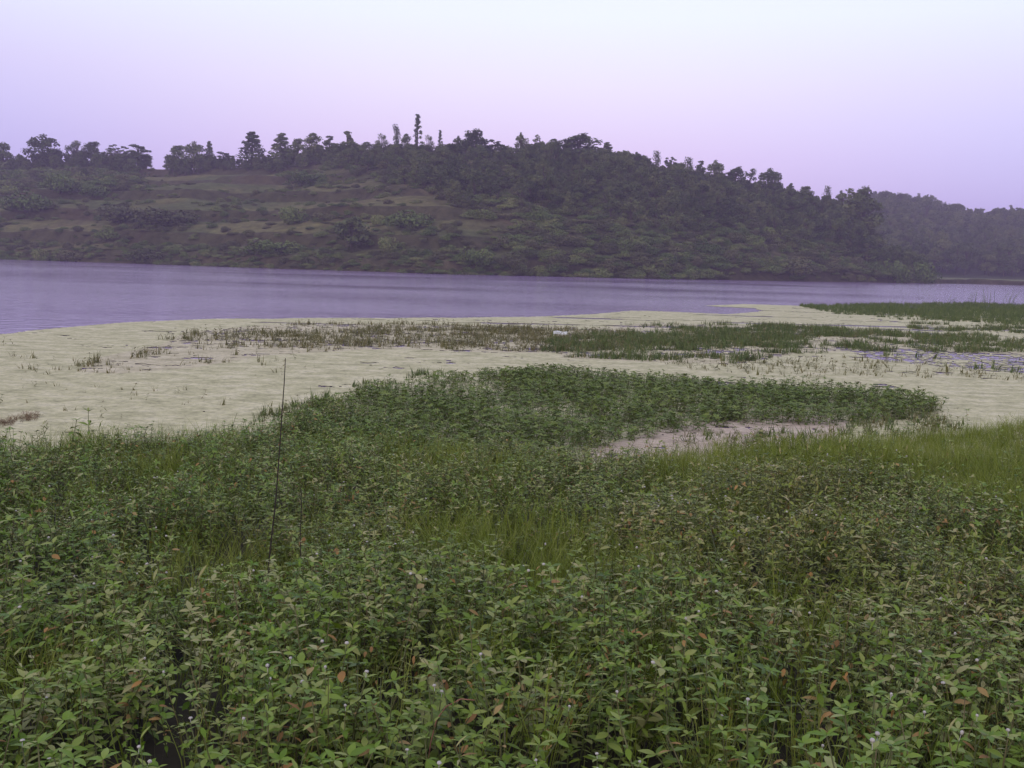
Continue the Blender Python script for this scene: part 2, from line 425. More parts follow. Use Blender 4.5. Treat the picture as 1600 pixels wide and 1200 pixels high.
# the worn track runs down the slope: same course in depth fraction
pu, _ = ray(ppx, ppy)
pt = np.interp(U, pu, [.62, .54, .42, .30, .18, .12])
pm = np.exp(-((t - pt) / .014) ** 2) * ((U > pu[0]) & (U < pu[-1]))
c = mixc(c, path, np.clip(pm, 0, 1) * .45)
tag(obj('hill', grid_mesh('hill', X, Y, Z, [M_hill], {'cover': c})), kind='structure')

# distant hill across the bay on the right
DX = [1100, 1300, 1380, 1450, 1520, 1600, 1700, 1900, 2400]
DY = [400, 352, 330, 341, 360, 358, 350, 345, 350]
DD = np.array([640, 635, 630, 620, 600, 560, 540, 520, 500], float)
du_, ds_ = ray(DX, DY); DZ = EYE + ds_ * DD
def dist_z(x, y):
    x = np.asarray(x, float); y = np.asarray(y, float)
    u = x / np.maximum(y, 1)
    R, Zr = np.interp(u, du_, DD), np.interp(u, du_, DZ)
    S = 292 + (fbm(x * .03, y * 0, 77) - .5) * 14 + 0 * R
    t = (y - S) / (R - S)
    s = sstep(.08, 1.0, t) ** .7
    z = 1.3 * sstep(0, .05, t) - .8 * (1 - sstep(-.06, 0, t)) + Zr * s + (fbm(x * .05, y * .05, 78) - .5) * 3 * sstep(.2, .5, t)
    back = sstep(0, 1, (y - R - 8) / 160)
    return z * (1 - back) + 4.0 * back, t
U, T = np.meshgrid(np.linspace(.16, 2.2, 260), np.concatenate([np.linspace(-.08, 1.3, 110), np.linspace(1.4, 3, 10), [6]]))
Y = np.where(T < 4, 292 + 320 * T, 1500); X = U * Y
Z, t = dist_z(X, Y)
c = mixc(np.array([.040, .045, .026]) + 0 * X[..., None], np.array([.13, .135, .07]), 1 - sstep(.05, .09, t))
tag(obj('distant_hill', grid_mesh('distant_hill', X, Y, Z, [M_hill], {'cover': c})), kind='structure')

# ------------------------------------------------------------------ trees
def leaf_cloud(mb, c, r, n, size, up=.3, shell=.55, tint=.5, droop=0):
    """n small leaf clumps through an ellipsoid"""
    d = RNG.normal(size=(n, 3)); d /= np.linalg.norm(d, axis=1)[:, None]
    rad = shell + (1 - shell) * RNG.random(n) ** .6
    lump = .82 + .36 * noise(d[:, 0] * 3 + c[0] * 3, d[:, 1] * 3 + d[:, 2] * 2 + c[2], 3)
    P = np.asarray(c) + d * (rad * lump)[:, None] * np.asarray(r)
    a = d + RNG.normal(size=(n, 3)) * .6; a[:, 2] += up; a /= np.linalg.norm(a, axis=1)[:, None]
    h = RNG.normal(size=(n, 3)); e1 = np.cross(a, h); e1 /= np.linalg.norm(e1, axis=1)[:, None]; e2 = np.cross(a, e1)
    s = size * (.6 + .8 * RNG.random((n, 1)))
    A = P + e1 * s; B = P + e2 * s * .55; C = P - e1 * s * .9; D = P - e2 * s * .6 - a * s * .25
    D[:, 2] -= droop
    V = np.stack([A, B, C, D], 1).reshape(-1, 3)
    k = np.arange(n)[:, None] * 4
    tn = np.repeat(np.clip(tint + RNG.normal(size=n) * .12, 0, 1), 4)
    mb.add(V, None, np.hstack([k, k + 1, k + 2, k + 3]), tn)
def tree_parts(kind, seed):
    rs_ = random.Random(seed)
    tr, cr = MB(), MB()
    g = rs_.gauss
    H = 8.0
    lean = (g(0, .25), g(0, .25))
    def top(h): return np.array([lean[0] * h / H, lean[1] * h / H, h])
    def trunk(h, r0): tr.tube([top(0) - (0, 0, .8), top(h * .3), top(h * .65), top(h)], [r0 * 1.25, r0, r0 * .7, r0 * .25], 6)
    def limb(c, h0): 
        a = top(h0); c = np.asarray(c); tr.tube([a, (a + c) / 2 + (0, 0, -.2), c], [.09, .06, .03], 4)
    if kind in ('round', 'dense'):
        trunk(6, .2)
        n = 14 if kind == 'round' else 20
        for k in range(n):
            az = k * 2.4 + g(0, .3); q = rs_.random()
            h = 2.3 + 4.6 * q; rr_ = 1.9 * math.sin(math.pi * (0.26 + .58 * q)) * rs_.uniform(.6, 1.1)
            cc = (rr_ * math.cos(az), rr_ * math.sin(az), h + g(0, .3)); s = rs_.uniform(.65, 1.35)
            limb(cc, h * .62); leaf_cloud(cr, cc, (s, s, s * .85), int(110 * s), .24, tint=rs_.random(), shell=.4)
        for k in range(9):
            az = rs_.random() * 6.28; rr_ = rs_.uniform(0, 1.8); cc = (rr_ * math.cos(az), rr_ * math.sin(az), 7.3 - .35 * rr_ + g(0, .3)); s = rs_.uniform(.3, .65)
            limb(cc, 5.2); leaf_cloud(cr, cc, (s, s, s), 45, .2, tint=rs_.random(), shell=.2)
    elif kind in ('layered', 'flat'):
        trunk(6.6, .16)
        n = 26
        for k in range(n):
            az = rs_.random() * 6.28; q = rs_.random()
            if kind == 'layered':
                h = 2.2 + 5.4 * q; w = (1.75 - .9 * q) * (.75 + .45 * math.sin(h * 2.6)) * rs_.random() ** .6
            else:
                h = 3.2 + 4.3 * q; w = (2.2 - 1.0 * abs(q - .55)) * rs_.random() ** .5
            cc = (w * math.cos(az), w * math.sin(az), h + g(0, .15)); s = rs_.uniform(.3, .75)
            limb(cc, h - .9); leaf_cloud(cr, cc, (s, s, s * .6), int(60 * s + 18), .2, up=.5, tint=rs_.random(), shell=.3)
    elif kind == 'conical':
        trunk(7.4, .15)
        for k in range(17):
            q = (k + .5) / 17; h = 1.8 + 5.9 * q; w = 1.75 * (1 - q) ** .8 + .1; az = k * 2.4
            cc = (w * .7 * math.cos(az), w * .7 * math.sin(az), h); s = .35 + .85 * (1 - q)
            limb(cc, h - .2); leaf_cloud(cr, cc, (s, s, s * .7), 80, .22, tint=rs_.random())
    elif kind == 'column':
        trunk(7.5, .14)
        for k in range(12):
            q = k / 11; cc = (g(0, .18), g(0, .18), 1.6 + 5.9 * q); s = .55 + .3 * math.sin(q * 2.6) + g(0, .1)
            leaf_cloud(cr, cc, (s, s, .95), 80, .17, tint=rs_.random(), shell=.3)
    elif kind == 'spire':
        trunk(8, .12)
        for k in range(24):
            q = k / 23; az = k * 2.1; w = .62 * (1 - .75 * q) * (.6 + .8 * rs_.random())
            cc = (w * math.cos(az), w * math.sin(az), 1.2 + 6.6 * q)
            limb(cc, 1.2 + 6.5 * q); leaf_cloud(cr, cc, (.30 * rs_.uniform(.6, 1.5), .30 * rs_.uniform(.6, 1.5), .36), 30, .15, tint=rs_.random(), droop=.12, shell=.1)
    elif kind == 'feathery':
        trunk(5, .12)
        for k in range(20):
            az = rs_.random() * 6.28; w = .3 + 1.8 * rs_.random(); h = 4.0 + 3.8 * rs_.random() * (1 - w / 4)
            cc = (w * math.cos(az), w * math.sin(az), h)
            limb(cc, h * .5); leaf_cloud(cr, cc, (.5, .5, .75), 36, .16, tint=rs_.random(), shell=.2)
    elif kind == 'lollipop':
        trunk(6.5, .1)
        for k in range(4):
            cc = (g(0, .5), g(0, .5), 6.2 + g(0, .8)); limb(cc, 4.5); leaf_cloud(cr, cc, (.6, .6, .55), 60, .2, tint=rs_.random())
        for k in range(3):
            cc = (g(0, .8), g(0, .8), 3.0 + g(0, .6)); limb(cc, 2); leaf_cloud(cr, cc, (.5, .5, .3), 40, .2, tint=rs_.random())
    elif kind in ('bush', 'lowbush', 'mound'):
        # a 2.4 m wide, 2 m tall shrub
        fl = {'bush': .8, 'lowbush': .45, 'mound': .62}[kind]
        for k in range(5):
            az = rs_.random() * 6.28
            tr.tube([(0, 0, -.3), (.3 * math.cos(az), .3 * math.sin(az), .6 * fl), (.8 * math.cos(az), .8 * math.sin(az), 1.3 * fl)], [.06, .04, .015], 4)
        for k in range(9):
            az = k * 2.4; w = .75 * math.sqrt(rs_.random())
            cc = (w * math.cos(az), w * math.sin(az), fl * (.35 + (1.25 - w) * rs_.random()))
            leaf_cloud(cr, cc, (.6, .6, .5 * fl), 150, .085, tint=rs_.random())
    return tr, cr
TREE = {}
def get_tree(kind, seed, mt=None):
    key = (kind, seed, mt.name if mt else '')
    if key not in TREE:
        tr, cr = tree_parts(kind, seed)
        m = mt or (M_bush if kind in ('bush', 'lowbush', 'mound') else M_crown)
        TREE[key] = (tr.build(kind + '_trunk', [M_bark]), cr.build(kind + '_crown', [m]))
    return TREE[key]
def joined_tree(kind, seed, m):
    tr, cr = tree_parts(kind, seed)
    nt3, nt4 = sum(len(f) for f in tr.f3), sum(len(f) for f in tr.f4)
    both = MB(); n0 = tr.n
    both.v = tr.v + cr.v; both.a = tr.a + cr.a
    F = [np.concatenate(tr.f3)] if tr.f3 else []
    F += [np.concatenate(tr.f4)] if tr.f4 else []
    k = sum(len(f) for f in F)
    Fc = np.concatenate(cr.f4) + n0
    return mesh('far_' + kind, np.concatenate(both.v), F + [Fc], [M_bark, m], {'tint': np.concatenate(both.a)}, midx=np.concatenate([np.zeros(k), np.ones(len(Fc))]))

def put_tree(name, kind, seed, x, y, z, w, h, label, cat, mt=None, group=None, pn=('trunk', 'crown')):
    bush = kind in ('bush', 'lowbush', 'mound')
    W0 = {'round': 5.2, 'dense': 5.2, 'layered': 4.2, 'flat': 4.8, 'conical': 3.7, 'column': 1.9, 'spire': 1.7, 'feathery': 4.4, 'lollipop': 2.6, 'bush': 2.5, 'lowbush': 2.5, 'mound': 2.5}[kind]
    H0 = {'bush': 1.7, 'lowbush': .95, 'mound': 1.3}.get(kind, 8.0)
    e = empty(name, (x, y, z), (seed * 1.7) % 6.28, (w / W0, w / W0, h / H0))
    tag(e, label, cat, group)
    tm, cm = get_tree(kind, seed, mt)
    obj(pn[0], tm, e); obj(pn[1], cm, e)
    return e

# skyline trees: photo column, top row, row where the crown meets the ridge, width in px, kind, label
SKY = [
 (4, 222, 250, 34, 'dense', 'dark tree cut off by the left edge of the view on the hill skyline'),
 (67, 212, 262, 54, 'dense', 'large dark bushy tree standing first from the left on the ridge, notched top'),
 (118, 213, 258, 38, 'feathery', 'thin feathery tree right of the large dark one at the left of the ridge'),
 (146, 220, 258, 30, 'round', 'small rounded tree next to the feathery one on the left ridge'),
 (184, 226, 262, 38, 'flat', 'open flat-topped tree, left of the pair beside the dip in the ridge'),
 (216, 221, 262, 46, 'flat', 'wider flat-topped tree, right of the pair beside the dip in the ridge'),
 (279, 226, 264, 32, 'round', 'first round tree right of the dip, above the red terrace'),
 (303, 223, 264, 38, 'dense', 'dense tree above the red terrace, second right of the dip'),
 (327, 219, 262, 18, 'conical', 'little pointed tree poking up above the red terrace'),
 (350, 234, 262, 38, 'flat', 'low open tree between the pointed tree and the pyramid-shaped tree'),
 (394, 204, 262, 44, 'conical', 'pyramid-shaped tree above the right end of the grassy top terrace'),
 (440, 206, 258, 40, 'conical', 'dark conical tree just right of the top terrace'),
 (466, 215, 252, 26, 'round', 'small tree tucked behind the right of the dark conical tree'),
 (488, 208, 250, 34, 'round', 'round-headed tree midway between the dark cone and the stacked tree'),
 (515, 211, 248, 30, 'layered', 'small pine-like tree left of the stacked flat-topped tree'),
 (544, 199, 246, 36, 'layered', 'tree with stacked flat tiers and a mushroom-like top on the ridge'),
 (572, 222, 246, 30, 'round', 'low dark tree sloping away right of the stacked tree'),
 (597, 208, 244, 28, 'feathery', 'pale thin tree left of the dark narrow column tree'),
 (620, 195, 242, 13, 'column', 'dark narrow column-shaped tree left of the tallest spire'),
 (634, 209, 242, 20, 'round', 'short rounded tree between the column tree and the tallest spire'),
 (653, 178, 242, 17, 'spire', 'tallest tree, a ragged thin spire rising from the middle of the ridge'),
 (670, 210, 242, 24, 'feathery', 'faint sparse tree just right of the tallest spire'),
 (688, 203, 242, 10, 'spire', 'thin short spike of a tree right of the tallest spire'),
 (717, 213, 244, 22, 'round', 'small dark tree on the left shoulder of the large round tree'),
 (744, 201, 250, 44, 'dense', 'large round dark tree at the middle of the skyline'),
 (775, 214, 246, 34, 'flat', 'open-topped tree right of the large round dark tree'),
 (815, 208, 244, 22, 'round', 'upright tree standing up left of the tiny lollipop tree'),
 (837, 210, 244, 16, 'lollipop', 'tiny lollipop-shaped tree with bare trunk left of the big dome'),
 (864, 217, 246, 28, 'round', 'tree leaning on the left side of the big dome-shaped tree'),
 (905, 209, 262, 64, 'dense', 'broad dome-shaped tree crowning the highest part of the wood'),
 (949, 221, 262, 28, 'conical', 'peaked dark tree directly right of the broad dome'),
 (977, 234, 268, 24, 'flat', 'flat-headed tree where the skyline starts to fall'),
 (997, 238, 272, 28, 'round', 'round tree left of the small leaf-shaped tree'),
 (1027, 237, 276, 13, 'column', 'small leaf-shaped tree standing clear on the falling skyline'),
 (1049, 245, 280, 25, 'flat', 'see-through tree with bright gaps on the falling skyline'),
 (1077, 247, 284, 15, 'column', 'short narrow tree between the see-through tree and the wide clump'),
 (1096, 250, 288, 26, 'layered', 'tree at the left of the wide clump on the falling skyline'),
 (1118, 252, 292, 32, 'dense', 'tree at the right of the wide clump on the falling skyline'),
 (1150, 260, 300, 36, 'dense', 'low dome tree between the wide clump and the gappy little tree'),
 (1174, 263, 300, 20, 'lollipop', 'gappy little tree left of the big dark tree on the falling skyline'),
 (1203, 265, 312, 44, 'dense', 'big dark rounded tree on the falling skyline of the spur'),
 (1236, 285, 318, 18, 'conical', 'small pointed tree below the big dark rounded tree'),
 (1260, 290, 326, 34, 'round', 'round low tree on the lower part of the spur'),
 (1294, 292, 330, 12, 'column', 'little upright tree sticking up near the end of the spur'),
 (1318, 299, 345, 30, 'round', 'tree leaning against the left of the last tall dark tree'),
 (1350, 291, 400, 62, 'dense', 'last tall dark tree at the right end of the near spur'),
]
for k, (px, ty, by, w, kind, label) in enumerate(SKY):
    u, s = ray(px, ty)
    Rr = float(np.interp(u, ru, RD)) - (2 if kind != 'dense' else 5)
    if k == len(SKY) - 1: Rr -= 22
    x = float(u * Rr); z0 = float(hill_z(x, Rr)[0]) - .3
    ztop = EYE + float(s) * Rr
    h = max(ztop - z0, 3.0)
    put_tree('hill_tree', kind, 10 + k % 3 if kind in ('dense', 'round') else 10 + k % 2, x, Rr, z0, w * Rr / F_PX * 1.05, h, label, 'tree', group='trees on the skyline')
# far skyline
FAR = [
 (1378, 302, 26, 'round', 'hazy tree beginning the distant ridge right beside the near spur'),
 (1407, 302, 12, 'column', 'hazy narrow tree, leftmost spike of the distant ridge'),
 (1421, 305, 14, 'feathery', 'hazy wispy tree between the narrow spike and the flat clump, distant ridge'),
 (1434, 309, 24, 'flat', 'hazy flat-topped tree on the distant ridge'),
 (1460, 315, 28, 'flat', 'hazy tree at the middle of the distant ridge with a level top'),
 (1493, 324, 28, 'dense', 'hazy round tree where the distant ridge drops'),
 (1513, 331, 24, 'round', 'small hazy tree on the drop of the distant ridge'),
 (1551, 338, 32, 'dense', 'low hazy tree in the saddle of the distant ridge'),
 (1582, 325, 28, 'conical', 'twin-peaked hazy tree near the right edge of the view'),
]
for k, (px, ty, w, kind, label) in enumerate(FAR):
    u, s = ray(px, ty); Rr = float(np.interp(u, du_, DD)) - 4
    x = float(u * Rr); z0 = float(dist_z(x, Rr)[0]) - .4
    h = max(EYE + float(s) * Rr - z0, 4.0)
    put_tree('distant_tree', kind, 10 + k % 2, x, Rr, z0, w * Rr / F_PX * 1.05, h, label, 'tree', group='trees on the distant ridge')

# single bushes and trees on the slope: photo column, base row, width px, height px
def hill_hit(px, py):
    u, s = ray(px, py)
    Yv = np.linspace(172, 340, 900); z = hill_z(u * Yv, Yv)[0]
    below = (EYE + s * Yv) <= z
    k = int(np.argmax(below)) if below.any() else int(np.argmax(z - EYE - s * Yv))
    return float(u * Yv[k]), float(Yv[k]), float(z[k])
BUSH = [
 (92, 302, 56, 34, 'mound', None, 'vine-draped green mound on the upper left slope', 'bush'),
 (150, 306, 50, 24, 'mound', None, 'lower green mound right of the vine-draped one', 'bush'),
 (45, 330, 80, 40, 'bush', None, 'wide green thicket at the left edge of the slope', 'bush'),
 (185, 348, 90, 34, 'bush', M_brown, 'greyish shrub mass at the left of the brown terrace thicket', 'bush'),
 (255, 352, 100, 40, 'bush', M_brown, 'big brown thicket hiding a terrace step', 'bush'),
 (168, 374, 40, 22, 'bush', None, 'small dark green bush on the pale lower terrace', 'bush'),
 (455, 350, 56, 34, 'bush', None, 'round dark bush on a terrace, left of the tree in the hollow', 'bush'),
 (505, 343, 40, 16, 'lowbush', M_brown, 'low brown bush right of the round dark one', 'bush'),
 (550, 394, 52, 56, 'dense', None, 'dark tree in the hollow above the shore, lower middle of the slope', 'tree'),
 (605, 394, 44, 30, 'bush', None, 'grey-green bush right of the dark tree in the hollow', 'bush'),
 (425, 396, 90, 34, 'bush', None, 'wide bush group just above the shore, left of the dark tree', 'bush'),
 (640, 356, 74, 36, 'bush', None, 'broad green bush beside the worn track', 'bush'),
 (590, 352, 34, 20, 'lowbush', None, 'small bush left of the broad one by the worn track', 'bush'),
 (740, 414, 60, 40, 'bush', None, 'olive bush above the red bank near the middle of the shore', 'bush'),
 (800, 418, 50, 30, 'bush', M_brown, 'brownish bush right of the olive one above the red bank', 'bush'),
 (62, 408, 34, 24, 'bush', None, 'dark bush at the waterline on the far left', 'bush'),
 (110, 408, 50, 26, 'bush', M_brown, 'brown scrub at the waterline, second bush from the left', 'bush'),
 (230, 408, 60, 26, 'bush', M_brown, 'brown scrub patch on the low bank under the pale terrace edge', 'bush'),
 (700, 300, 60, 34, 'dense', None, 'hazy dome-shaped tree on the upper slope below the tallest spire', 'tree'),
 (480, 290, 60, 34, 'bush', None, 'green bush group at the right end of the grassy top terrace', 'bush'),
 (840, 345, 40, 26, 'bush', None, 'pale green bush on the slope below the dome tree', 'bush'),
 (1440, 444, 52, 44, 'bush', None, 'last dark bush on the waterline at the tip of the spur', 'bush'),
 (1395, 440, 50, 50, 'bush', None, 'tall bush second from the tip of the spur', 'bush'),
 (1100, 400, 50, 30, 'bush', None, 'rounded bush on the lower slope under the see-through tree', 'bush'),
 (1240, 432, 70, 36, 'bush', M_brown, 'brownish shore bush under the big dark tree of the spur', 'bush'),
]
for k, (px, py, w, h, kind, mt, label, cat) in enumerate(BUSH):
    x, y, z = hill_hit(px, py)
    put_tree('slope_' + cat, kind, 10 + k % 3, x, y, z - .3, w * y / F_PX * 1.08, h * y / F_PX + .3, label, cat, mt,
             pn=('trunk', 'crown') if cat == 'tree' else ('stems', 'foliage'))

# woodland covering the rest of the slope: reads as one mass
wood = [joined_tree('dense', 21, M_crown), joined_tree('round', 22, M_crown), joined_tree('round', 23, M_crown), joined_tree('conical', 24, M_crown),
        joined_tree('layered', 25, M_crown), joined_tree('feathery', 26, M_crown), joined_tree('dense', 27, M_crown)]
scrub = [joined_tree('bush', 31, M_bush), joined_tree('bush', 32, M_brown), joined_tree('lowbush', 33, M_bush), joined_tree('lowbush', 34, M_brown), joined_tree('mound', 35, M_bush)]
def plant(fn, n, u0, u1, t0, t1, seed):
    r = np.random.default_rng(seed)
    u = r.uniform(u0, u1, n); t = r.uniform(t0, t1, n)
    return u, t, r
u, t, r = plant(None, 5200, -1.5, .42, .02, 1.15, 5)
S, R, Zr = hill_params(u); Y = S + (R - S) * t; X = u * Y
px = 800 + F_PX * u
tm = terrace_mask(X, Y, t)
leftgreen = (px < 190) & (t > .45)
p = np.where(tm < .5, sstep(.12, .40, t + .35 * (fbm(X * .03, Y * .03, 61) - .5)), 0) + leftgreen * .18 + ((px < 430) & (t > .93)) * .5
p = p * np.where((px > 1180), 1.2, 1.0)
keep = (r.random(len(u)) < p) & (Zr > 1.5)
keep &= ~((px > 235) & (px < 265) & (t > .5))
X, Y, t, px = X[keep], Y[keep], t[keep], px[keep]
z = hill_z(X, Y)[0]
n_ = len(X)
sc = (.36 + .38 * r.random(n_)) * np.where(t > .84, np.where(px > 760, .62, .5), 1) * np.where(px > 1100, 1.05, 1.0) * np.where(px < 430, .7, 1)
sc3 = np.stack([sc * r.uniform(.9, 1.3, n_), sc * r.uniform(.9, 1.3, n_), sc * r.uniform(.8, 1.15, n_)], 1)
scatter('hill_woodland', np.stack([X, Y, z - .2], 1), np.stack([r.normal(0, .06, n_), r.normal(0, .06, n_), r.uniform(0, 6.28, n_)], 1), sc3, r.integers(0, len(wood), n_), wood,
        'hazy dark green wood covering the right and upper slope of the hill', 'woodland')
# scrub
u, t, r = plant(None, 15000, -1.5, .42, 0, 1.08, 6)
t = t ** 1.5 - .004
S, R, Zr = hill_params(u); Y = S + (R - S) * t; X = u * Y; px = 800 + F_PX * u
tm = terrace_mask(X, Y, t); z, _, ris = hill_z(X, Y)
p = np.where(tm < .5, .75, (.10 + .75 * sstep(.47, .62, fbm(X * .05, Y * .05, 62))) + .45 * ris + .9 * ((t < .09) & (t > -.01)) + .9 * (px < 215) * (t > .42))
p = np.where((px > 255) & (px < 430) & (t > .55), .02, p)
trk = (np.abs(t - np.interp(u, pu, [.62, .54, .42, .30, .18, .12])) < .012) & (u > pu[0]) & (u < pu[-1])
keep = (r.random(len(u)) < p) & (Zr > .8) & ~trk
X, Y, z, tm = X[keep], Y[keep], z[keep], tm[keep]
n_ = len(X)
sc = r.uniform(.35, 1.35, n_) ** 1.0 * np.where(tm > .5, np.where((px[keep] < 215) & (t[keep] > .42), 1.7, .72), 1.2)
sc3 = np.stack([sc * 1.3, sc * 1.3, sc], 1)
scatter('hill_scrub', np.stack([X, Y, z - .15], 1), np.stack([0 * X, 0 * X, r.uniform(0, 6.28, n_)], 1), sc3, r.integers(0, len(scrub), n_), scrub,
        'low mixed scrub scattered over the terraces and the lower slope', 'scrub')
# understory that closes the ridge under the single trees
r = np.random.default_rng(19)
n_ = 1500
u = r.uniform(-1.3, .34, n_); t = r.uniform(.94, 1.04, n_); px = 800 + F_PX * u
S, R, Zr = hill_params(u); Y = S + (R - S) * t; X = u * Y
k = ~((px > 232) & (px < 262)) & (r.random(n_) < np.where(px < 760, 1.0, .8)) & (Zr > 3); X, Y, px = X[k], Y[k], px[k]; n_ = len(X)
sc = r.uniform(.34, .80, n_) * np.where((px > 262) & (px < 430), .8, 1) * np.where(px > 560, .8, 1)
scatter('ridge_undergrowth', np.stack([X, Y, hill_z(X, Y)[0] - .6], 1), np.stack([0 * X, 0 * X, r.uniform(0, 6.28, n_)], 1), np.stack([sc * 1.1, sc * 1.1, sc], 1), r.integers(0, len(wood), n_), wood,
        'low dark undergrowth closing the ridge line under the single trees', 'undergrowth')
# distant wood
r = np.random.default_rng(9)
n_ = 6500
u = r.uniform(.2, 1.5, n_); t = r.uniform(.12, 1.15, n_)
Rr = np.interp(u, du_, DD); Y = 292 + (Rr - 292) * t; X = u * Y; z = dist_z(X, Y)[0]
keep = dist_z(X, Y)[1] > .07
X, Y, z = X[keep], Y[keep], z[keep]; n_ = len(X)
sc = r.uniform(.8, 1.3, n_) * np.where(t[keep] > .9, .8, 1)
scatter('distant_woodland', np.stack([X, Y, z - .3], 1), np.stack([0 * X, 0 * X, r.uniform(0, 6.28, n_)], 1), np.stack([sc, sc, sc * r.uniform(.8, 1.1, n_)], 1), r.integers(0, len(wood), n_), wood,
        'bluish hazy wood on the distant hill beyond the bay', 'woodland')

# ------------------------------------------------------------------ marsh zones (outlines on the water)
OPEN = zone([(-900, 552), (-300, 536), (0, 523), (100, 512), (200, 504), (330, 499), (500, 497), (700, 497), (850, 495), (930, 491), (985, 486), (1060, 488), (1140, 491), (1190, 487), (1180, 482), (1100, 478), (1160, 475.5),
             (1250, 478), (1400, 482), (1600, 487), (2000, 498), (2600, 520), (2600, 800), (2000, 900), (1600, 900), (800, 900), (0, 900), (-900, 900)])   # scum lies inside
POOL = zone([(1330, 549), (1400, 545), (1480, 549), (1560, 555), (1700, 562), (1900, 580), (1900, 606), (1700, 596), (1600, 586), (1520, 580), (1450, 572), (1390, 562)])
PINK = zone([(900, 720), (930, 700), (1010, 680), (1100, 660), (1200, 651), (1290, 650), (1320, 660), (1300, 700), (1200, 705), (1050, 715)])
REED = zone([(1250, 479), (1310, 476), (1400, 475), (1600, 477), (2000, 488), (2000, 520), (1600, 507), (1450, 500), (1300, 490)])
ISLE = zone([(520, 625), (560, 606), (640, 590), (700, 582), (800, 576), (900, 575), (1000, 582), (1100, 592), (1220, 596), (1330, 606), (1430, 616), (1470, 630), (1440, 642), (1380, 650), (1300, 654), (1180, 655),
             (1080, 660), (990, 675), (915, 695), (860, 740), (560, 740), (420, 690), (460, 660)], .12)
FRONT = zone([(-900, 760), (-200, 712), (0, 686), (80, 672), (150, 664), (260, 668), (340, 662), (430, 650), (520, 632), (600, 650), (700, 680), (850, 706), (930, 706), (1010, 695), (1080, 682),
              (1180, 672), (1300, 668), (1400, 664), (1480, 654), (1540, 650), (1620, 640), (1800, 630), (2400, 640), (2400, 1800), (-1400, 1800), (-1400, 800)], .25)
GRASSZ = zone([(1330, 690), (1430, 668), (1520, 656), (1620, 642), (1900, 640), (2300, 700), (2100, 900), (1620, 880), (1540, 840), (1480, 800), (1380, 770), (1290, 745), (1180, 728), (1000, 724), (1080, 700), (1150, 688), (1250, 680)], .2)
BANDS = [  # tufts standing in the scum: outline, plants per m2
 (zone([(120, 582), (150, 560), (250, 540), (290, 520), (420, 508), (600, 507), (800, 510), (900, 512), (900, 552), (760, 552), (600, 545), (420, 556), (300, 576), (180, 585)]), 42, 0),
 (zone([(440, 520), (600, 512), (760, 512), (900, 516), (1000, 520), (980, 545), (850, 552), (700, 545), (540, 548), (460, 545)]), 60, 0),
 (zone([(840, 530), (1000, 520), (1180, 522), (1400, 520), (1600, 535), (1950, 545), (1950, 562), (1600, 556), (1460, 550), (1380, 548), (1250, 552), (1150, 570), (1000, 566), (880, 560)]), 62, 1),
 (zone([(900, 516), (1000, 506), (1150, 508), (1250, 512), (1250, 545), (1100, 548), (950, 548)]), 55, 1),
 (zone([(1190, 508), (1300, 512), (1420, 524), (1400, 530), (1260, 526), (1180, 518)]), 60, 1),
 (zone([(1420, 505), (1600, 512), (1950, 522), (1950, 556), (1600, 550), (1440, 540)]), 42, 1),
 (zone([(1300, 497), (1450, 502), (1600, 509), (1900, 520), (1900, 513), (1600, 501), (1450, 495)]), 14, 1),
 (zone([(1000, 560), (1150, 566), (1300, 560), (1400, 560), (1560, 585), (1900, 600), (1900, 618), (1560, 600), (1400, 590), (1250, 590), (1100, 578)]), 14, 0),
 (zone([(-300, 640), (0, 590), (200, 575), (500, 560), (500, 600), (400, 655), (200, 665), (0, 690), (-300, 700)]), 2.6, 0),
 (zone([(400, 655), (500, 625), (560, 600), (640, 586), (760, 574), (760, 590), (640, 610), (560, 640), (440, 672)]), 60, 1),
 (zone([(1470, 640), (1380, 622), (1330, 606), (1500, 622), (1520, 640), (1420, 650)]), 9, 0),
 (zone([(880, 724), (950, 704), (1100, 678), (1250, 672), (1400, 660), (1500, 652), (1500, 690), (1300, 694), (1000, 716)]), 48, 2),
 (zone([(1330, 549), (1480, 545), (1700, 562), (1900, 590), (1700, 592), (1500, 576), (1390, 564)]), 12, 1),
 (zone([(-300, 600), (-200, 560), (0, 540), (130, 565), (120, 590), (0, 605)]), 8, 0),
]
# scum sheet on a grid that tightens towards the viewer's side of the lake
rows = np.concatenate([np.arange(9.5, 26, .055), np.geomspace(26, 78, 230)])
cols = np.linspace(-1.0, 1.0, 900)
U, Y = np.meshgrid(cols, rows)
Y = Y + (hash2(np.arange(Y.size).reshape(Y.shape), np.floor(Y), 3) - .5) * .04
X = U * Y
Xc, Yc = X[:-1, :-1] + .5 * (X[1:, 1:] - X[:-1, :-1]), Y[:-1, :-1] + .5 * (Y[1:, 1:] - Y[:-1, :-1])
wob = (fbm(Xc * .6, Yc * .6, 91) - .5)
keep = in_poly(Xc + wob * .8, Yc + wob * 1.6, OPEN)
f1 = fbm(Xc * .7, Yc * .9, 92); f2 = fbm(Xc * 4.5, Yc * 5, 93)
keep &= ~(in_poly(Xc + wob * 2, Yc + wob * 2, POOL) & (f1 * .35 + f2 * .35 + .3 * hash2(np.floor(Xc * 9), np.floor(Yc * 5), 5) > .47))
inb = np.zeros(keep.shape, bool)
for pz, d, _ in BANDS[:6]: inb |= in_poly(Xc, Yc, pz)
keep &= ~(inb & (f1 * .35 + f2 * .65 > .61))
keep &= ~(in_poly(Xc, Yc, PINK) & (f1 * .3 + f2 * .7 > .68))
keep &= ~((f1 > .70) & (f2 > .62))
keep &= ~((Yc > 34) & (fbm(Xc * .12, Yc * 1.1, 95) > .70))
pink = in_poly(X + .4 * (fbm(X * 1.5, Y * 1.5, 94) - .5), Y, PINK).astype(float)
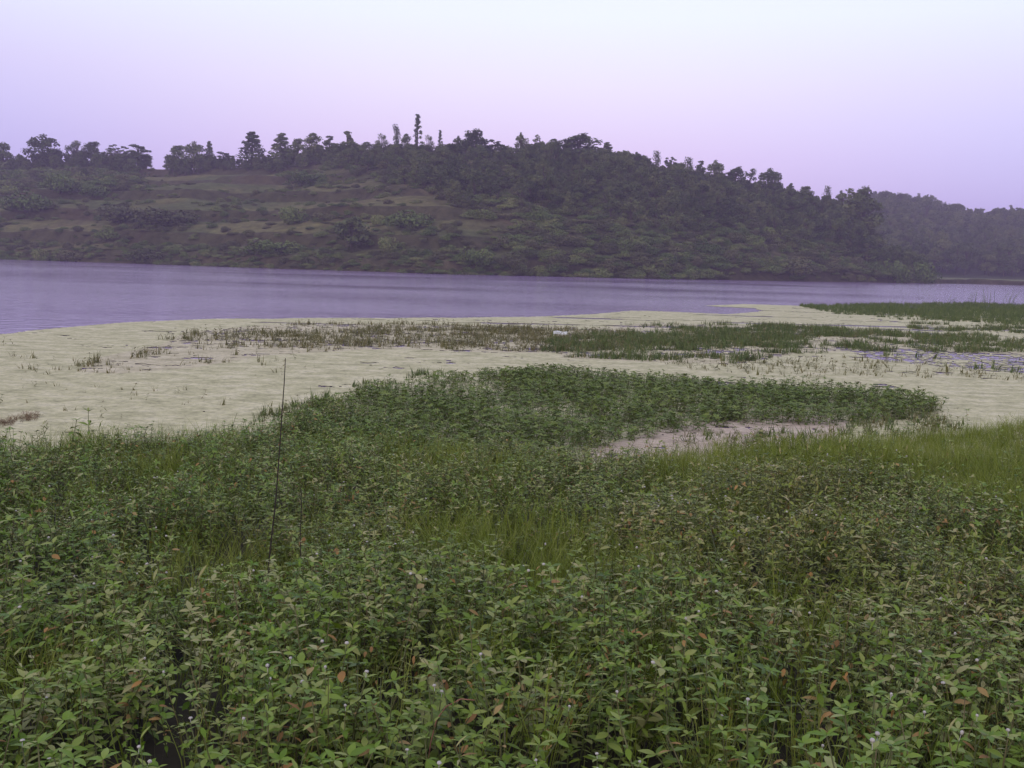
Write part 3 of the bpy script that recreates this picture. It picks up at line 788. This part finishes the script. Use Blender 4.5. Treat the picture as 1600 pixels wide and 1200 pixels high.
bandv = np.zeros(X.shape)
for pz, d, _ in BANDS[:4]: bandv = np.maximum(bandv, .35 * in_poly(X, Y, pz))
pink = np.maximum(pink, bandv)
Zs = .012 + .0015 * noise(X * 3, Y * 3, 7)
sc_o = obj('floating_scum', grid_mesh('floating_scum', X, Y, Zs, [M_scum], {'tint': pink}, keep))
tag(sc_o, 'pale beige green mat of scum floating on the shallow water', 'pond scum', kind='stuff')

# ------------------------------------------------------------------ leaf, sprigs
def leaf_geo(w=.26, fold=.25, curl=.25):
    V = [(0, 0, 0)]
    for t, k in ((.22, .7), (.5, 1.0), (.78, .62)):
        zc = -curl * t * t
        V += [(t, w * k / 1.0 * .5 * 1.0, zc + fold * w * k * .5), (t, 0, zc), (t, -w * k * .5, zc + fold * w * k * .5)]
    V.append((1, 0, -curl))
    f3 = [(0, 2, 1), (0, 3, 2), (7, 8, 10), (8, 9, 10)]
    f4 = [(1, 2, 5, 4), (2, 3, 6, 5), (4, 5, 8, 7), (5, 6, 9, 8)]
    return np.array(V, float), np.array(f3), np.array(f4)
LEAFS = [leaf_geo(.36, .3, .22), leaf_geo(.44, .2, .38), leaf_geo(.33, .45, .12), leaf_geo(.48, .1, .30)]
def sprig_spec(seed, H=.36, nodes=4, rosette=4, dry=0.0, L=.052):
    rs_ = random.Random(seed)
    top = np.array([rs_.gauss(0, .05), rs_.gauss(0, .05), H])
    mid = top * .5 + np.array([rs_.gauss(0, .015), rs_.gauss(0, .015), 0])
    stem = [np.array([0, 0, -.05]), mid, top]
    leaves = []
    def at_(t): return mid * (1 - (t - .5) * 2) + top * ((t - .5) * 2) if t > .5 else mid * t * 2
    az0 = rs_.random() * 6.28
    for k in range(nodes):
        t = .22 + .7 * k / nodes
        for q in range(2):
            leaves.append((at_(t), az0 + k * math.pi / 2 + q * math.pi + rs_.gauss(0, .2), rs_.uniform(-.3, .6), L * rs_.uniform(.7, 1.25), rs_.randrange(4), rs_.random() < dry))
    for k in range(rosette):
        leaves.append((top, az0 + k * 2 * math.pi / rosette + .7 + rs_.gauss(0, .15), rs_.uniform(.2, .75), L * rs_.uniform(.6, 1.0), rs_.randrange(4), False))
    return stem, leaves, rs_
def leaf_mat4(p, az, el, s):
    return Matrix.Translation(Vector(p)) @ Euler((random.uniform(-.3, .3), -el, az), 'XYZ').to_matrix().to_4x4() @ Matrix.Diagonal((s, s, s, 1))
def flower_pts(mb, c, r):
    n1_, n2_ = 6, 4
    V = []
    for i in range(1, n2_):
        ph = math.pi * i / n2_
        for j in range(n1_):
            th = 2 * math.pi * j / n1_
            k = 1 + .12 * ((i + j) % 2)
            V.append((c[0] + r * k * math.sin(ph) * math.cos(th), c[1] + r * k * math.sin(ph) * math.sin(th), c[2] + r * k * math.cos(ph) * .85))
    V += [(c[0], c[1], c[2] + r * .85), (c[0], c[1], c[2] - r * .85)]
    T_, B_ = len(V) - 2, len(V) - 1
    f4 = [(i * n1_ + j, (i + 1) * n1_ + j, (i + 1) * n1_ + (j + 1) % n1_, i * n1_ + (j + 1) % n1_) for i in range(n2_ - 2) for j in range(n1_)]
    f3 = [(T_, j, (j + 1) % n1_) for j in range(n1_)] + [(B_, (n2_ - 2) * n1_ + (j + 1) % n1_, (n2_ - 2) * n1_ + j) for j in range(n1_)]
    mb.add(V, f3, f4)
def sprig_joined(name, seed, leafm, flower=False, **kw):
    """one mesh holding stem, leaves, dry leaves and flower, four materials"""
    stem, leaves, rs_ = sprig_spec(seed, **kw)
    parts = [MB() for _ in range(4)]
    parts[0].tube(stem, [.0028, .0024, .0018], 3)
    for p, az, el, s, k, dry in leaves:
        M = np.array(leaf_mat4(p, az, el, s)); V, f3, f4 = LEAFS[k]
        Vw = V @ M[:3, :3].T + M[:3, 3]
        parts[2 if dry else 1].add(Vw, f3, f4, rs_.random())
    if flower:
        top = np.asarray(stem[-1]); a = top + np.array([rs_.gauss(0, .012), rs_.gauss(0, .012), .022])
        parts[0].tube([top, a], [.0012, .001], 3); flower_pts(parts[3], a, .0062)
    V, F3, F4, A, m3, m4, n0 = [], [], [], [], [], [], 0
    for k, pt_ in enumerate(parts):
        if not pt_.v: continue
        vv = np.concatenate(pt_.v); V.append(vv); A.append(np.concatenate(pt_.a))
        if pt_.f3: f = np.concatenate(pt_.f3) + n0; F3.append(f); m3 += [k] * len(f)
        if pt_.f4: f = np.concatenate(pt_.f4) + n0; F4.append(f); m4 += [k] * len(f)
        n0 += len(vv)
    return mesh(name, np.concatenate(V), [np.concatenate(F3), np.concatenate(F4)], [M_stem, leafm, M_dry, M_flow], {'tint': np.concatenate(A)}, midx=m3 + m4)

SPR = [sprig_joined('sprig', 100 + k, M_leaf, flower=(k == 3), H=.28 + .03 * (k % 5), nodes=7 + k % 2, rosette=4 + k % 3, dry=.07, L=.040 + .004 * (k % 4)) for k in range(12)]
def odd_sprig(name, seed, kind):
    rs_ = random.Random(seed); parts = [MB() for _ in range(2)]
    if kind == 'thin':          # tall thin stem with narrow leaves
        P = [np.array([0, 0, -.05]), np.array([rs_.gauss(0, .03), rs_.gauss(0, .03), .25]), np.array([rs_.gauss(0, .09), rs_.gauss(0, .09), .46])]
        parts[0].tube(P, [.003, .0025, .0012], 3)
        for k in range(14):
            t = .25 + .75 * k / 13; p = P[1] * (1 - (t - .5) * 2) + P[2] * (t - .5) * 2 if t > .5 else P[1] * t * 2
            M = np.array(leaf_mat4(p, k * 2.4 + rs_.gauss(0, .3), rs_.uniform(0, .9), rs_.uniform(.03, .055))); V, f3, f4 = LEAFS[2]
            V = V * (1, .55, 1); parts[1].add(V @ M[:3, :3].T + M[:3, 3], f3, f4, rs_.random())
    else:                       # bent, broken stems
        for q in range(4):
            az = rs_.random() * 6.28; d = np.array([math.cos(az), math.sin(az), 0])
            P = [np.array([0, 0, -.05]), d * .04 + (0, 0, .2), d * rs_.uniform(.12, .22) + (0, 0, rs_.uniform(.2, .34)), d * rs_.uniform(.25, .34) + (0, 0, rs_.uniform(.1, .3))]
            parts[0].tube(P, [.0026, .0022, .0016, .001], 3)
            for k in range(3):
                p = P[2] + (P[3] - P[2]) * rs_.random(); M = np.array(leaf_mat4(p, rs_.random() * 6.28, rs_.uniform(-.9, .3), rs_.uniform(.03, .05))); V, f3, f4 = LEAFS[1]
                parts[1].add(V @ M[:3, :3].T + M[:3, 3], f3, f4, rs_.random())
    V, F3, F4, A, m3, m4, n0 = [], [], [], [], [], [], 0
    for k, pt_ in enumerate(parts):
        vv = np.concatenate(pt_.v); V.append(vv); A.append(np.concatenate(pt_.a))
        f = np.concatenate(pt_.f3) + n0; F3.append(f); m3 += [k] * len(f)
        f = np.concatenate(pt_.f4) + n0; F4.append(f); m4 += [k] * len(f); n0 += len(vv)
    return mesh(name, np.concatenate(V), [np.concatenate(F3), np.concatenate(F4)], [M_stem, M_leaf if kind == 'thin' else M_dry], {'tint': np.concatenate(A)}, midx=m3 + m4)
SPR += [odd_sprig('sprig', 700 + k, 'thin') for k in range(3)] + [odd_sprig('sprig', 710, 'bent')]
SPRM = [sprig_joined('mat_sprig', 200 + k, M_mat, flower=False, H=.22 + .02 * (k % 3), nodes=3, rosette=5, dry=.0, L=.055) for k in range(8)]
def tuft(name, seed, m, n=14, H=.35, spread=.10, w=.004, lean=.3):
    rs_ = random.Random(seed); mb = MB()
    for k in range(n):
        az = rs_.random() * 6.28; r0 = spread * math.sqrt(rs_.random()); b0 = np.array([r0 * math.cos(az * 1.7), r0 * math.sin(az * 1.7), -.05])
        h = H * rs_.uniform(.55, 1.1); d = np.array([math.cos(az), math.sin(az), 0]) * h * lean * rs_.random()
        sd_ = np.array([-math.sin(az), math.cos(az), 0]) * w
        p1, p2, p3 = b0, b0 + d * .35 + (0, 0, h * .55), b0 + d * 1.2 + (0, 0, h)
        mb.add([p1 - sd_, p1 + sd_, p2 + sd_ * .8, p2 - sd_ * .8, p3], [(3, 2, 4)], [(0, 1, 2, 3)], rs_.random())
    return mb.build(name, [m])
GR = [tuft('grass_tuft', k, M_grass, 16, .34, .07, .0022, .8) for k in range(6)]
MA = [tuft('marsh_tuft', 20 + k, M_marsh, 6, .22, .07, .009, .55) for k in range(5)]
MAL = [sprig_joined('marsh_sprig', 300 + k, M_marsh, H=.16, nodes=2, rosette=4, L=.06) for k in range(4)]
RE = [tuft('reed_tuft', 40 + k, M_reed, 16, .42, .16, .012, .35) for k in range(5)]
REG = [tuft('green_tuft', 60 + k, M_reed, 12, .24, .10, .009, .6) for k in range(4)]

def fill(n_per, x0, x1, y0, y1, seed, zone_=None):
    r = np.random.default_rng(seed); n = int(n_per * (x1 - x0) * (y1 - y0))
    x = r.uniform(x0, x1, n); y = r.uniform(y0, y1, n)
    k = np.abs(x) < .56 * y + 1.4
    if zone_ is not None: k &= in_poly(x, y, zone_)
    return x[k], y[k], r

# ---- foreground weeds
x, y, r = fill(210, -14, 14, 1.5, 20, 11)
wob = (fbm(x * 1.2, y * 1.2, 50) - .5)
k = in_poly(x + wob * .8, y + wob * 1.2, FRONT)
x, y = x[k], y[k]
px = 800 + F_PX * x / y
dens = fbm(x * 1.3, y * 1.3, 51)
gap = sstep(.34, .47, dens * .7 + .3 * fbm(x * 4, y * 4, 151))
thin = np.where(y > 8, .8, 1.0)
ing = in_poly(x, y, GRASSZ)
# dark openings where the plants have fallen apart
for (hx, hy, rx_, ry_) in [(1250, 935, 75, 22), (215, 1140, 80, 28), (60, 1170, 50, 22), (850, 805, 60, 18), (300, 985, 70, 16), (1190, 820, 40, 12), (1500, 860, 60, 14), (700, 1010, 70, 16), (60, 800, 60, 14),
                           (1230, 1060, 40, 26), (480, 800, 60, 12), (1010, 760, 60, 10), (330, 735, 80, 8), (900, 1180, 60, 16)]:
    u0, s0 = ray(hx, hy); yy = np.linspace(1.5, 16, 800); k0 = int(np.argmax(EYE + s0 * yy <= np.maximum(bank_z(u0 * yy, yy), 0) + .22)); cx_, cy_ = u0 * yy[k0], yy[k0]
    ax_ = 1.35 * rx_ * cy_ / F_PX; ay_ = 1.7 * ry_ * cy_ / F_PX / abs(s0)
    q_ = ((x - cx_) / ax_) ** 2 + ((y - cy_) / ay_) ** 2
    gap = gap * (1 - .93 * np.exp(-q_ * .8))
keep = (r.random(len(x)) < (.10 + .90 * gap) * thin) & (~ing | (r.random(len(x)) < .07))
grass_frac = sstep(.52, .66, fbm(x * .45, y * .45, 53)) * sstep(-1.0, 2.5, x) * .75 * sstep(3, 6, y)
keep &= r.random(len(x)) > grass_frac
keep_all = keep; gapk = gap
x, y = x[keep], y[keep]
n_ = len(x)
hs = (.35 + .8 * fbm(x * 1.0, y * 1.0, 52) + .45 * fbm(x * 3.2, y * 3.2, 152) + .12 * r.normal(size=n_)) * np.where(y > 9, .85, 1.0)
hs = hs - .7 * (1 - gapk[keep_all]) + .55 * (fbm(x * .75, y * .75, 153) - .42)
hs = np.clip(hs * .95, .35, 1.6)
z = bank_z(x, y); z = np.maximum(z, -.02)
rot = np.stack([r.normal(0, .16, n_), r.normal(0, .16, n_), r.uniform(0, 6.28, n_)], 1)
lat = r.uniform(.62, 1.3, n_)
sc3 = np.stack([lat, lat, hs], 1)
idx = r.integers(0, 12, n_)
odd = r.random(n_)
idx = np.where((odd < .16) & (fbm(x * .6, y * .6, 160) > .45), 12 + r.integers(0, 3, n_), idx)
idx = np.where(odd > .985, 15, idx)
idx = np.where((idx == 3) & (r.random(n_) < .55), 6, idx)
# the 300 nearest that the view takes in become single plants
u_, s_ = x / y, (z + .33 * hs - EYE) / y
cy = (np.stack([x, y, z + .3 * hs - EYE], 1) @ np.stack([rgt, upv, fwd], 1))
sx, sy = 800 + F_PX * cy[:, 0] / cy[:, 2], 600 - F_PX * cy[:, 1] / cy[:, 2]
vis = (sx > 0) & (sx < 1600) & (sy < 1230)
order = np.where(vis, y, 1e9).argsort()[:300]
single = np.zeros(n_, bool); single[order] = True
m_ = ~single
scatter('weed_cover', np.stack([x, y, z], 1)[m_], rot[m_], sc3[m_], idx[m_], SPR, 'dense grey-green leafy weeds covering the near bank, dotted with white flower heads', 'weeds')
leaf_me = [mesh('leaf', V, [f3, f4], [M_leaf], {'tint': np.full(len(V), .5)}) for V, f3, f4 in LEAFS]
dry_me = [mesh('dry_leaf', V, [f3, f4], [M_dry], {'tint': np.full(len(V), .5)}) for V, f3, f4 in LEAFS]
SINGLE = []
for k in range(8):
    stem, leaves, rs_ = sprig_spec(100 + k, H=.28 + .03 * (k % 5), nodes=5 + k % 2, rosette=4, dry=.05, L=.042 + .004 * (k % 4))
    mb = MB(); mb.tube(stem, [.0028, .0024, .0018], 5); sm = mb.build('stem', [M_stem])
    fm_ = None
    if k == 3:
        top = np.asarray(stem[-1]); mb = MB(); mb.tube([top, top + (0, 0, .02)], [.0012, .001], 3)
        flower_pts(mb, top + np.array([0, 0, .024]), .0062); fm_ = mb.build('flower_head', [M_flow])
    SINGLE.append((sm, [(leaf_mat4(*l_[:4]), l_[4], l_[5]) for l_ in leaves], fm_))
for q in order:
    v = int(idx[q]) % 8
    sm, lv, fm_ = SINGLE[v]
    e = bpy.data.objects.new('weed_plant', None); COL.objects.link(e); e.empty_display_size = .05
    e.location = (x[q], y[q], z[q]); e.rotation_euler = rot[q]; e.scale = sc3[q]
    flw = fm_ is not None
    tag(e, 'green weed sprig topped by a white button flower at the bottom edge of the view' if flw else 'grey-green leafy weed sprig without a flower at the bottom edge of the view', 'weed',
        'flowering weed sprigs nearest the viewer' if flw else 'leafy weed sprigs nearest the viewer')
    obj('stem', sm, e)
    for M, kk, dry in lv:
        o = obj('leaf', dry_me[kk] if dry else leaf_me[kk], e); o.matrix_local = M
        if dry: o['label'] = 'withered orange leaf'
    if flw: obj('flower_head', fm_, e)

# ---- low leafy mat beyond
x, y, r = fill(120, -10, 14, 11, 30, 12)
wob = (fbm(x * .9, y * .9, 55) - .5)
k = in_poly(x + wob * 1.2, y + wob * 1.2, ISLE)
dens = fbm(x * 1.1, y * 1.1, 56)
edge = np.where((x < -.2) & (y > 16.5), .5, 1)
k &= r.random(len(x)) < np.maximum(.35 + .65 * sstep(.3, .5, dens), (y < 14.5) * 1.0) * edge
x, y = x[k], y[k]; n_ = len(x)
hs = (.45 + .85 * fbm(x * .8, y * .8, 57))
sc3 = np.stack([np.full(n_, 1.25), np.full(n_, 1.25), hs], 1)
scatter('leafy_mat', np.stack([x, y, 0 * x - .02], 1), np.stack([r.normal(0, .2, n_), r.normal(0, .2, n_), r.uniform(0, 6.28, n_)], 1), sc3, r.integers(0, len(SPRM), n_), SPRM,
        'tongue of low green leafy weed spreading into the pale scum', 'weed mat')

# ---- grass
x, y, r = fill(130, -12, 16, 2.0, 21, 13)
px = 800 + F_PX * x / y
g = in_poly(x, y, GRASSZ)
f = in_poly(x, y, FRONT)
p = np.where(g, 1.0, .14 + .25 * (1 - sstep(.34, .5, fbm(x * 1.3, y * 1.3, 51))) + .75 * sstep(.46, .62, fbm(x * .45, y * .45, 53)) * sstep(-1.5, 2.0, x) + .35 * sstep(.55, .7, fbm(x * .5, y * .5, 58)) * (x < 0)) * f
k = r.random(len(x)) < p
x, y, g = x[k], y[k], g[k]; n_ = len(x)
z = np.maximum(bank_z(x, y), -.05)
hs = np.where(g, 1.0, .95) * r.uniform(.7, 1.2, n_) * (.75 + .5 * fbm(x * .8, y * .8, 52))
scatter('grass', np.stack([x, y, z], 1), np.stack([r.normal(0, .1, n_), r.normal(0, .1, n_), r.uniform(0, 6.28, n_)], 1), np.stack([hs, hs, hs], 1), r.integers(0, len(GR), n_), GR,
        'soft yellow-green grass on the right bank and between the weeds', 'grass')

# ---- tufts in the scum
kinds = MA + MAL + REG
P, Rt, Sc, Ix = [], [], [], []
for q, (pz, d, kd) in enumerate(BANDS):
    xs, ys = [a[0] for a in pz], [a[1] for a in pz]
    r = np.random.default_rng(400 + q)
    x0, x1, y0, y1 = min(xs), max(xs), min(ys), max(ys)
    n = int(d * 2.2 * (x1 - x0) * (y1 - y0)); n = min(n, 160000)
    x = r.uniform(x0, x1, n); y = r.uniform(y0, y1, n)
    wob = fbm(x * .5, y * .5, 70) - .5
    k = in_poly(x + wob * 2, y + wob * 3, pz) & (np.abs(x) < .6 * y + 2)
    c_ = fbm(x * .7, y * .9, 71 + q)
    k &= r.random(n) < sstep(.40, .66, c_) * (.30 + .70 * sstep(.45, .55, fbm(x * 2.5, y * 2.5, 171 + q)))
    x, y = x[k], y[k]; n = len(x)
    P.append(np.stack([x, y, 0 * x], 1)); Rt.append(np.stack([r.normal(0, .15, n), r.normal(0, .15, n), r.uniform(0, 6.28, n)], 1))
    s = (.35 + .85 * r.random(n) ** 1.8) * np.where(y > 20, 1.1, .9); Sc.append(np.stack([s, s, s], 1))
    if kd == 0: Ix.append(r.integers(0, len(MA) + len(MAL), n))
    elif kd == 1: Ix.append(np.where(r.random(n) < .35, r.integers(0, 9, n), r.integers(9, 13, n)))
    else: Ix.append(r.integers(0, len(kinds), n))
scatter('marsh_tufts', np.concatenate(P), np.concatenate(Rt), np.concatenate(Sc), np.concatenate(Ix), kinds,
        'sparse dark tufts standing in bands across the pale scum', 'marsh plants')
# ---- reed bed on the far right edge of the marsh
xs, ys = [a[0] for a in REED], [a[1] for a in REED]
r = np.random.default_rng(500)
n = 26000
x = r.uniform(min(xs), max(xs), n); y = r.uniform(min(ys), max(ys), n)
k = in_poly(x, y + (fbm(x * .25, y * .4, 80) - .5) * 9, REED) & (r.random(n) < .25 + .75 * sstep(.35, .5, fbm(x * .5, y * .9, 83))); x, y = x[k], y[k]; n = len(x)
s = r.uniform(.35, .75, n) * (.6 + .8 * fbm(x * .3, y * .3, 81)); tall = np.where((r.random(n) < .006) & (x > 22), 2.6, 1) 
scatter('reed_bed', np.stack([x, y, 0 * x], 1), np.stack([0 * x, 0 * x, r.uniform(0, 6.28, n)], 1), np.stack([s, s, s * tall], 1), r.integers(0, len(RE), n), RE,
        'dark green reed bed along the open water at the right', 'reeds')

# ------------------------------------------------------------------ single things
def cover_pt(px, py, top=.3):
    """where a line of sight meets the top of the weeds"""
    u, s = ray(px, py); Yv = np.linspace(1.5, 22, 2000)
    zz = np.maximum(bank_z(u * Yv, Yv), 0) + top
    k = int(np.argmax(EYE + s * Yv <= zz)); return float(u * Yv[k]), float(Yv[k]), float(zz[k])
def stalk(name, pts, r0, r1, m, label, cat, top=.25):
    bx, by, bz = cover_pt(*pts[0], top)
    P = [(bx, by, bz - top - .1)]
    for px, py in pts:
        u, s = ray(px, py); P.append((float(u) * by, by, EYE + float(s) * by))
    P = np.array(P); P = P[:1].tolist() + P[1:].tolist()
    o0 = np.array([bx, by, bz - top]); P = np.array(P) - o0
    mb = MB(); m_ = len(P)
    mb.tube(P, np.linspace(r0, r1, m_), 6)
    o = obj(name, mb.build(name, [m])); o.location = o0
    return tag(o, label, cat)
stalk('dead_stalk', [(420, 880), (424, 842), (431, 780), (437, 700), (441, 640), (444, 600), (446, 560)], .0052, .0022, M_stick, 'tall thin dark stalk leaning over the weeds at the left', 'dead stalk')
stalk('dead_stalk', [(471, 890), (470, 868), (469, 840), (471, 790), (470, 760)], .0035, .0018, M_stick, 'short thin dark stalk right of the foot of the tall one', 'dead stalk')
stalk('pink_stalk', [(668, 1195), (673, 1160), (682, 1125), (697, 1104), (720, 1092), (742, 1094)], .0028, .0016, M_pink, 'pinkish bent stalk arching near the bottom of the view', 'weed stalk', .1)
# arching grass tufts in the foreground
def near_tuft(px, py, seed, label, n=16, H=.42):
    x, y, z = cover_pt(px, py, .15)
    e = empty('grass_tuft', (x, y, z - .15)); tag(e, label, 'grass tuft', 'long-bladed grass tufts among the near weeds')
    rs_ = random.Random(seed)
    for k in range(n):
        az = rs_.random() * 6.28; h = H * rs_.uniform(.7, 1.1); ln = rs_.uniform(.25, .7)
        d = np.array([math.cos(az), math.sin(az), 0]); sdv = np.array([-math.sin(az), math.cos(az), 0]) * .0026
        P = [d * .02 + (0, 0, -.03), d * h * ln * .3 + (0, 0, h * .45), d * h * ln * .75 + (0, 0, h * .85), d * h * ln * 1.4 + (0, 0, h * .95)]
        mb = MB(); V = []
        for i, p_ in enumerate(P): V += [p_ - sdv * (1 - i * .3), p_ + sdv * (1 - i * .3)]
        mb.add(V, None, [(0, 1, 3, 2), (2, 3, 5, 4), (4, 5, 7, 6)], rs_.random())
        obj('blade', mb.build('blade', [M_grass]), e)
near_tuft(845, 1175, 1, 'large tuft of thin arching grass near the middle of the bottom edge', 26, .46)
near_tuft(790, 1150, 2, 'smaller grass tuft left of the large one at the bottom middle', 14, .42)
near_tuft(1130, 1120, 3, 'grass tuft among the weeds right of the bottom middle', 12, .42)
near_tuft(330, 960, 4, 'grass tuft beside the dark gap left of the centre', 14, .42)
near_tuft(1490, 940, 5, 'grass tuft by the dark hollow at the right', 16, .45)
near_tuft(215, 800, 6, 'slender grass tuft in the weeds at the left', 14, .45)
# tall sprigs standing proud at the left edge of the scum
def tall_weed(px, py, h, seed, label):
    x, y, z = cover_pt(px, py, .25)
    e = empty('tall_weed', (x, y, z - .25)); tag(e, label, 'weed')
    stem, leaves, rs_ = sprig_spec(seed, H=h, nodes=5, rosette=5, L=.10)
    mb = MB(); mb.tube(stem, [.005, .004, .003], 5); obj('stem', mb.build('stem', [M_stem]), e)
    for l_ in leaves:
        o = obj('leaf', leaf_me[l_[4]], e); o.matrix_local = leaf_mat4(*l_[:4])
tall_weed(143, 668, .42, 901, 'taller broad-leaved weed rising over the pale scum at the left, right one of two')
tall_weed(110, 672, .36, 902, 'taller broad-leaved weed rising over the pale scum at the left, left one of two')
# reed stems standing in the water at the right
for k, (px, hh, ln, lb) in enumerate([(1388, 1.1, .12, 'leftmost single reed stem above the far reed bed'), (1478, 1.7, .5, 'leaning reed stem above the far reed bed, left of the clump'),
                                 (1515, 1.9, .2, 'reed clump above the far reed bed near the right edge'), (1545, 2.0, -.15, 'second reed clump, by the right edge of the view'), (1578, 1.9, .35, 'reed clump cut close to the right edge of the view')]):
    X0, Y0 = flat_at(px, 480)
    e = empty('reed_clump', (float(X0), float(Y0), 0)); tag(e, lb, 'reeds')
    rs_ = random.Random(k)
    for q in range(1 if k == 0 else 3 if k == 1 else 8):
        a = rs_.gauss(0, .35) if k > 1 else 0; h = (hh * rs_.uniform(.6, 1.05)) * .62
        mb = MB(); l2 = ln + rs_.gauss(0, .12)
        mb.tube([(a, 0, -.3), (a + l2 * .3, 0, h * .5), (a + l2, rs_.gauss(0, .1), h)], [.014, .011, .006], 4, rs_.random())
        obj('stem', mb.build('reed_stem', [M_reed]), e)
# white litter caught in the marsh, and a streak of brown dead weed at the left
X0, Y0 = flat_at(876, 522, .1)
mb = MB()
V = []
for i, (a, c_) in enumerate([(-.22, 0), (-.08, .05), (.06, .02), (.2, .06)]):
    for yy, zz in ((-.1, .02), (-.04, .09), (.05, .10), (.1, .03)): V.append((a, yy + c_, zz + .02 * math.sin(i * 2.1)))
mb.add(V, None, [(i * 4 + j, i * 4 + j + 1, i * 4 + j + 5, i * 4 + j + 4) for i in range(3) for j in range(3)])
o = obj('litter', mb.build('litter', [M_litter], True)); o.location = (float(X0), float(Y0), .08)
tag(o, 'small white scrap of litter caught in the marsh tufts', 'litter')
r = np.random.default_rng(77); n = 130
t = r.random(n); X0, Y0 = flat_at(-20 + 80 * t, 668 - 16 * t + r.normal(0, 3.2, n))
DW = [tuft('dead_tuft', 90 + k, M_deadw, 8, .10, .06, .004, 1.6) for k in range(3)]
scatter('dead_weed', np.stack([X0, Y0, 0 * X0 + .03], 1), np.stack([r.normal(0, .5, n), r.normal(0, .5, n), r.uniform(0, 6.28, n)], 1), np.full((n, 3), .55), r.integers(0, 3, n), DW,
        'streak of brown dead weed lying on the scum at the left edge', 'dead weed')

# ------------------------------------------------------------------ haze
hm = bpy.data.materials.new('haze_air'); hm.use_nodes = True
hm.node_tree.nodes.clear()
pv = hm.node_tree.nodes.new('ShaderNodeVolumePrincipled'); pv.inputs['Density'].default_value = .00055
pv.inputs['Color'].default_value = (.80, .68, 1.0, 1); pv.inputs['Anisotropy'].default_value = 0.0
ho = hm.node_tree.nodes.new('ShaderNodeOutputMaterial'); hm.node_tree.links.new(pv.outputs[0], ho.inputs['Volume'])
a, z0, z1 = 1600, -2.0, 70
V = [(x_, y_, z_) for z_ in (z0, z1) for x_, y_ in ((-a, -a), (a, -a), (a, a), (-a, a))]
hz = obj('haze', mesh('haze', V, [[(0, 3, 2, 1), (4, 5, 6, 7), (0, 1, 5, 4), (1, 2, 6, 5), (2, 3, 7, 6), (3, 0, 4, 7)]], [hm]))
tag(hz, 'thin violet evening haze over the lake', 'haze', kind='stuff')
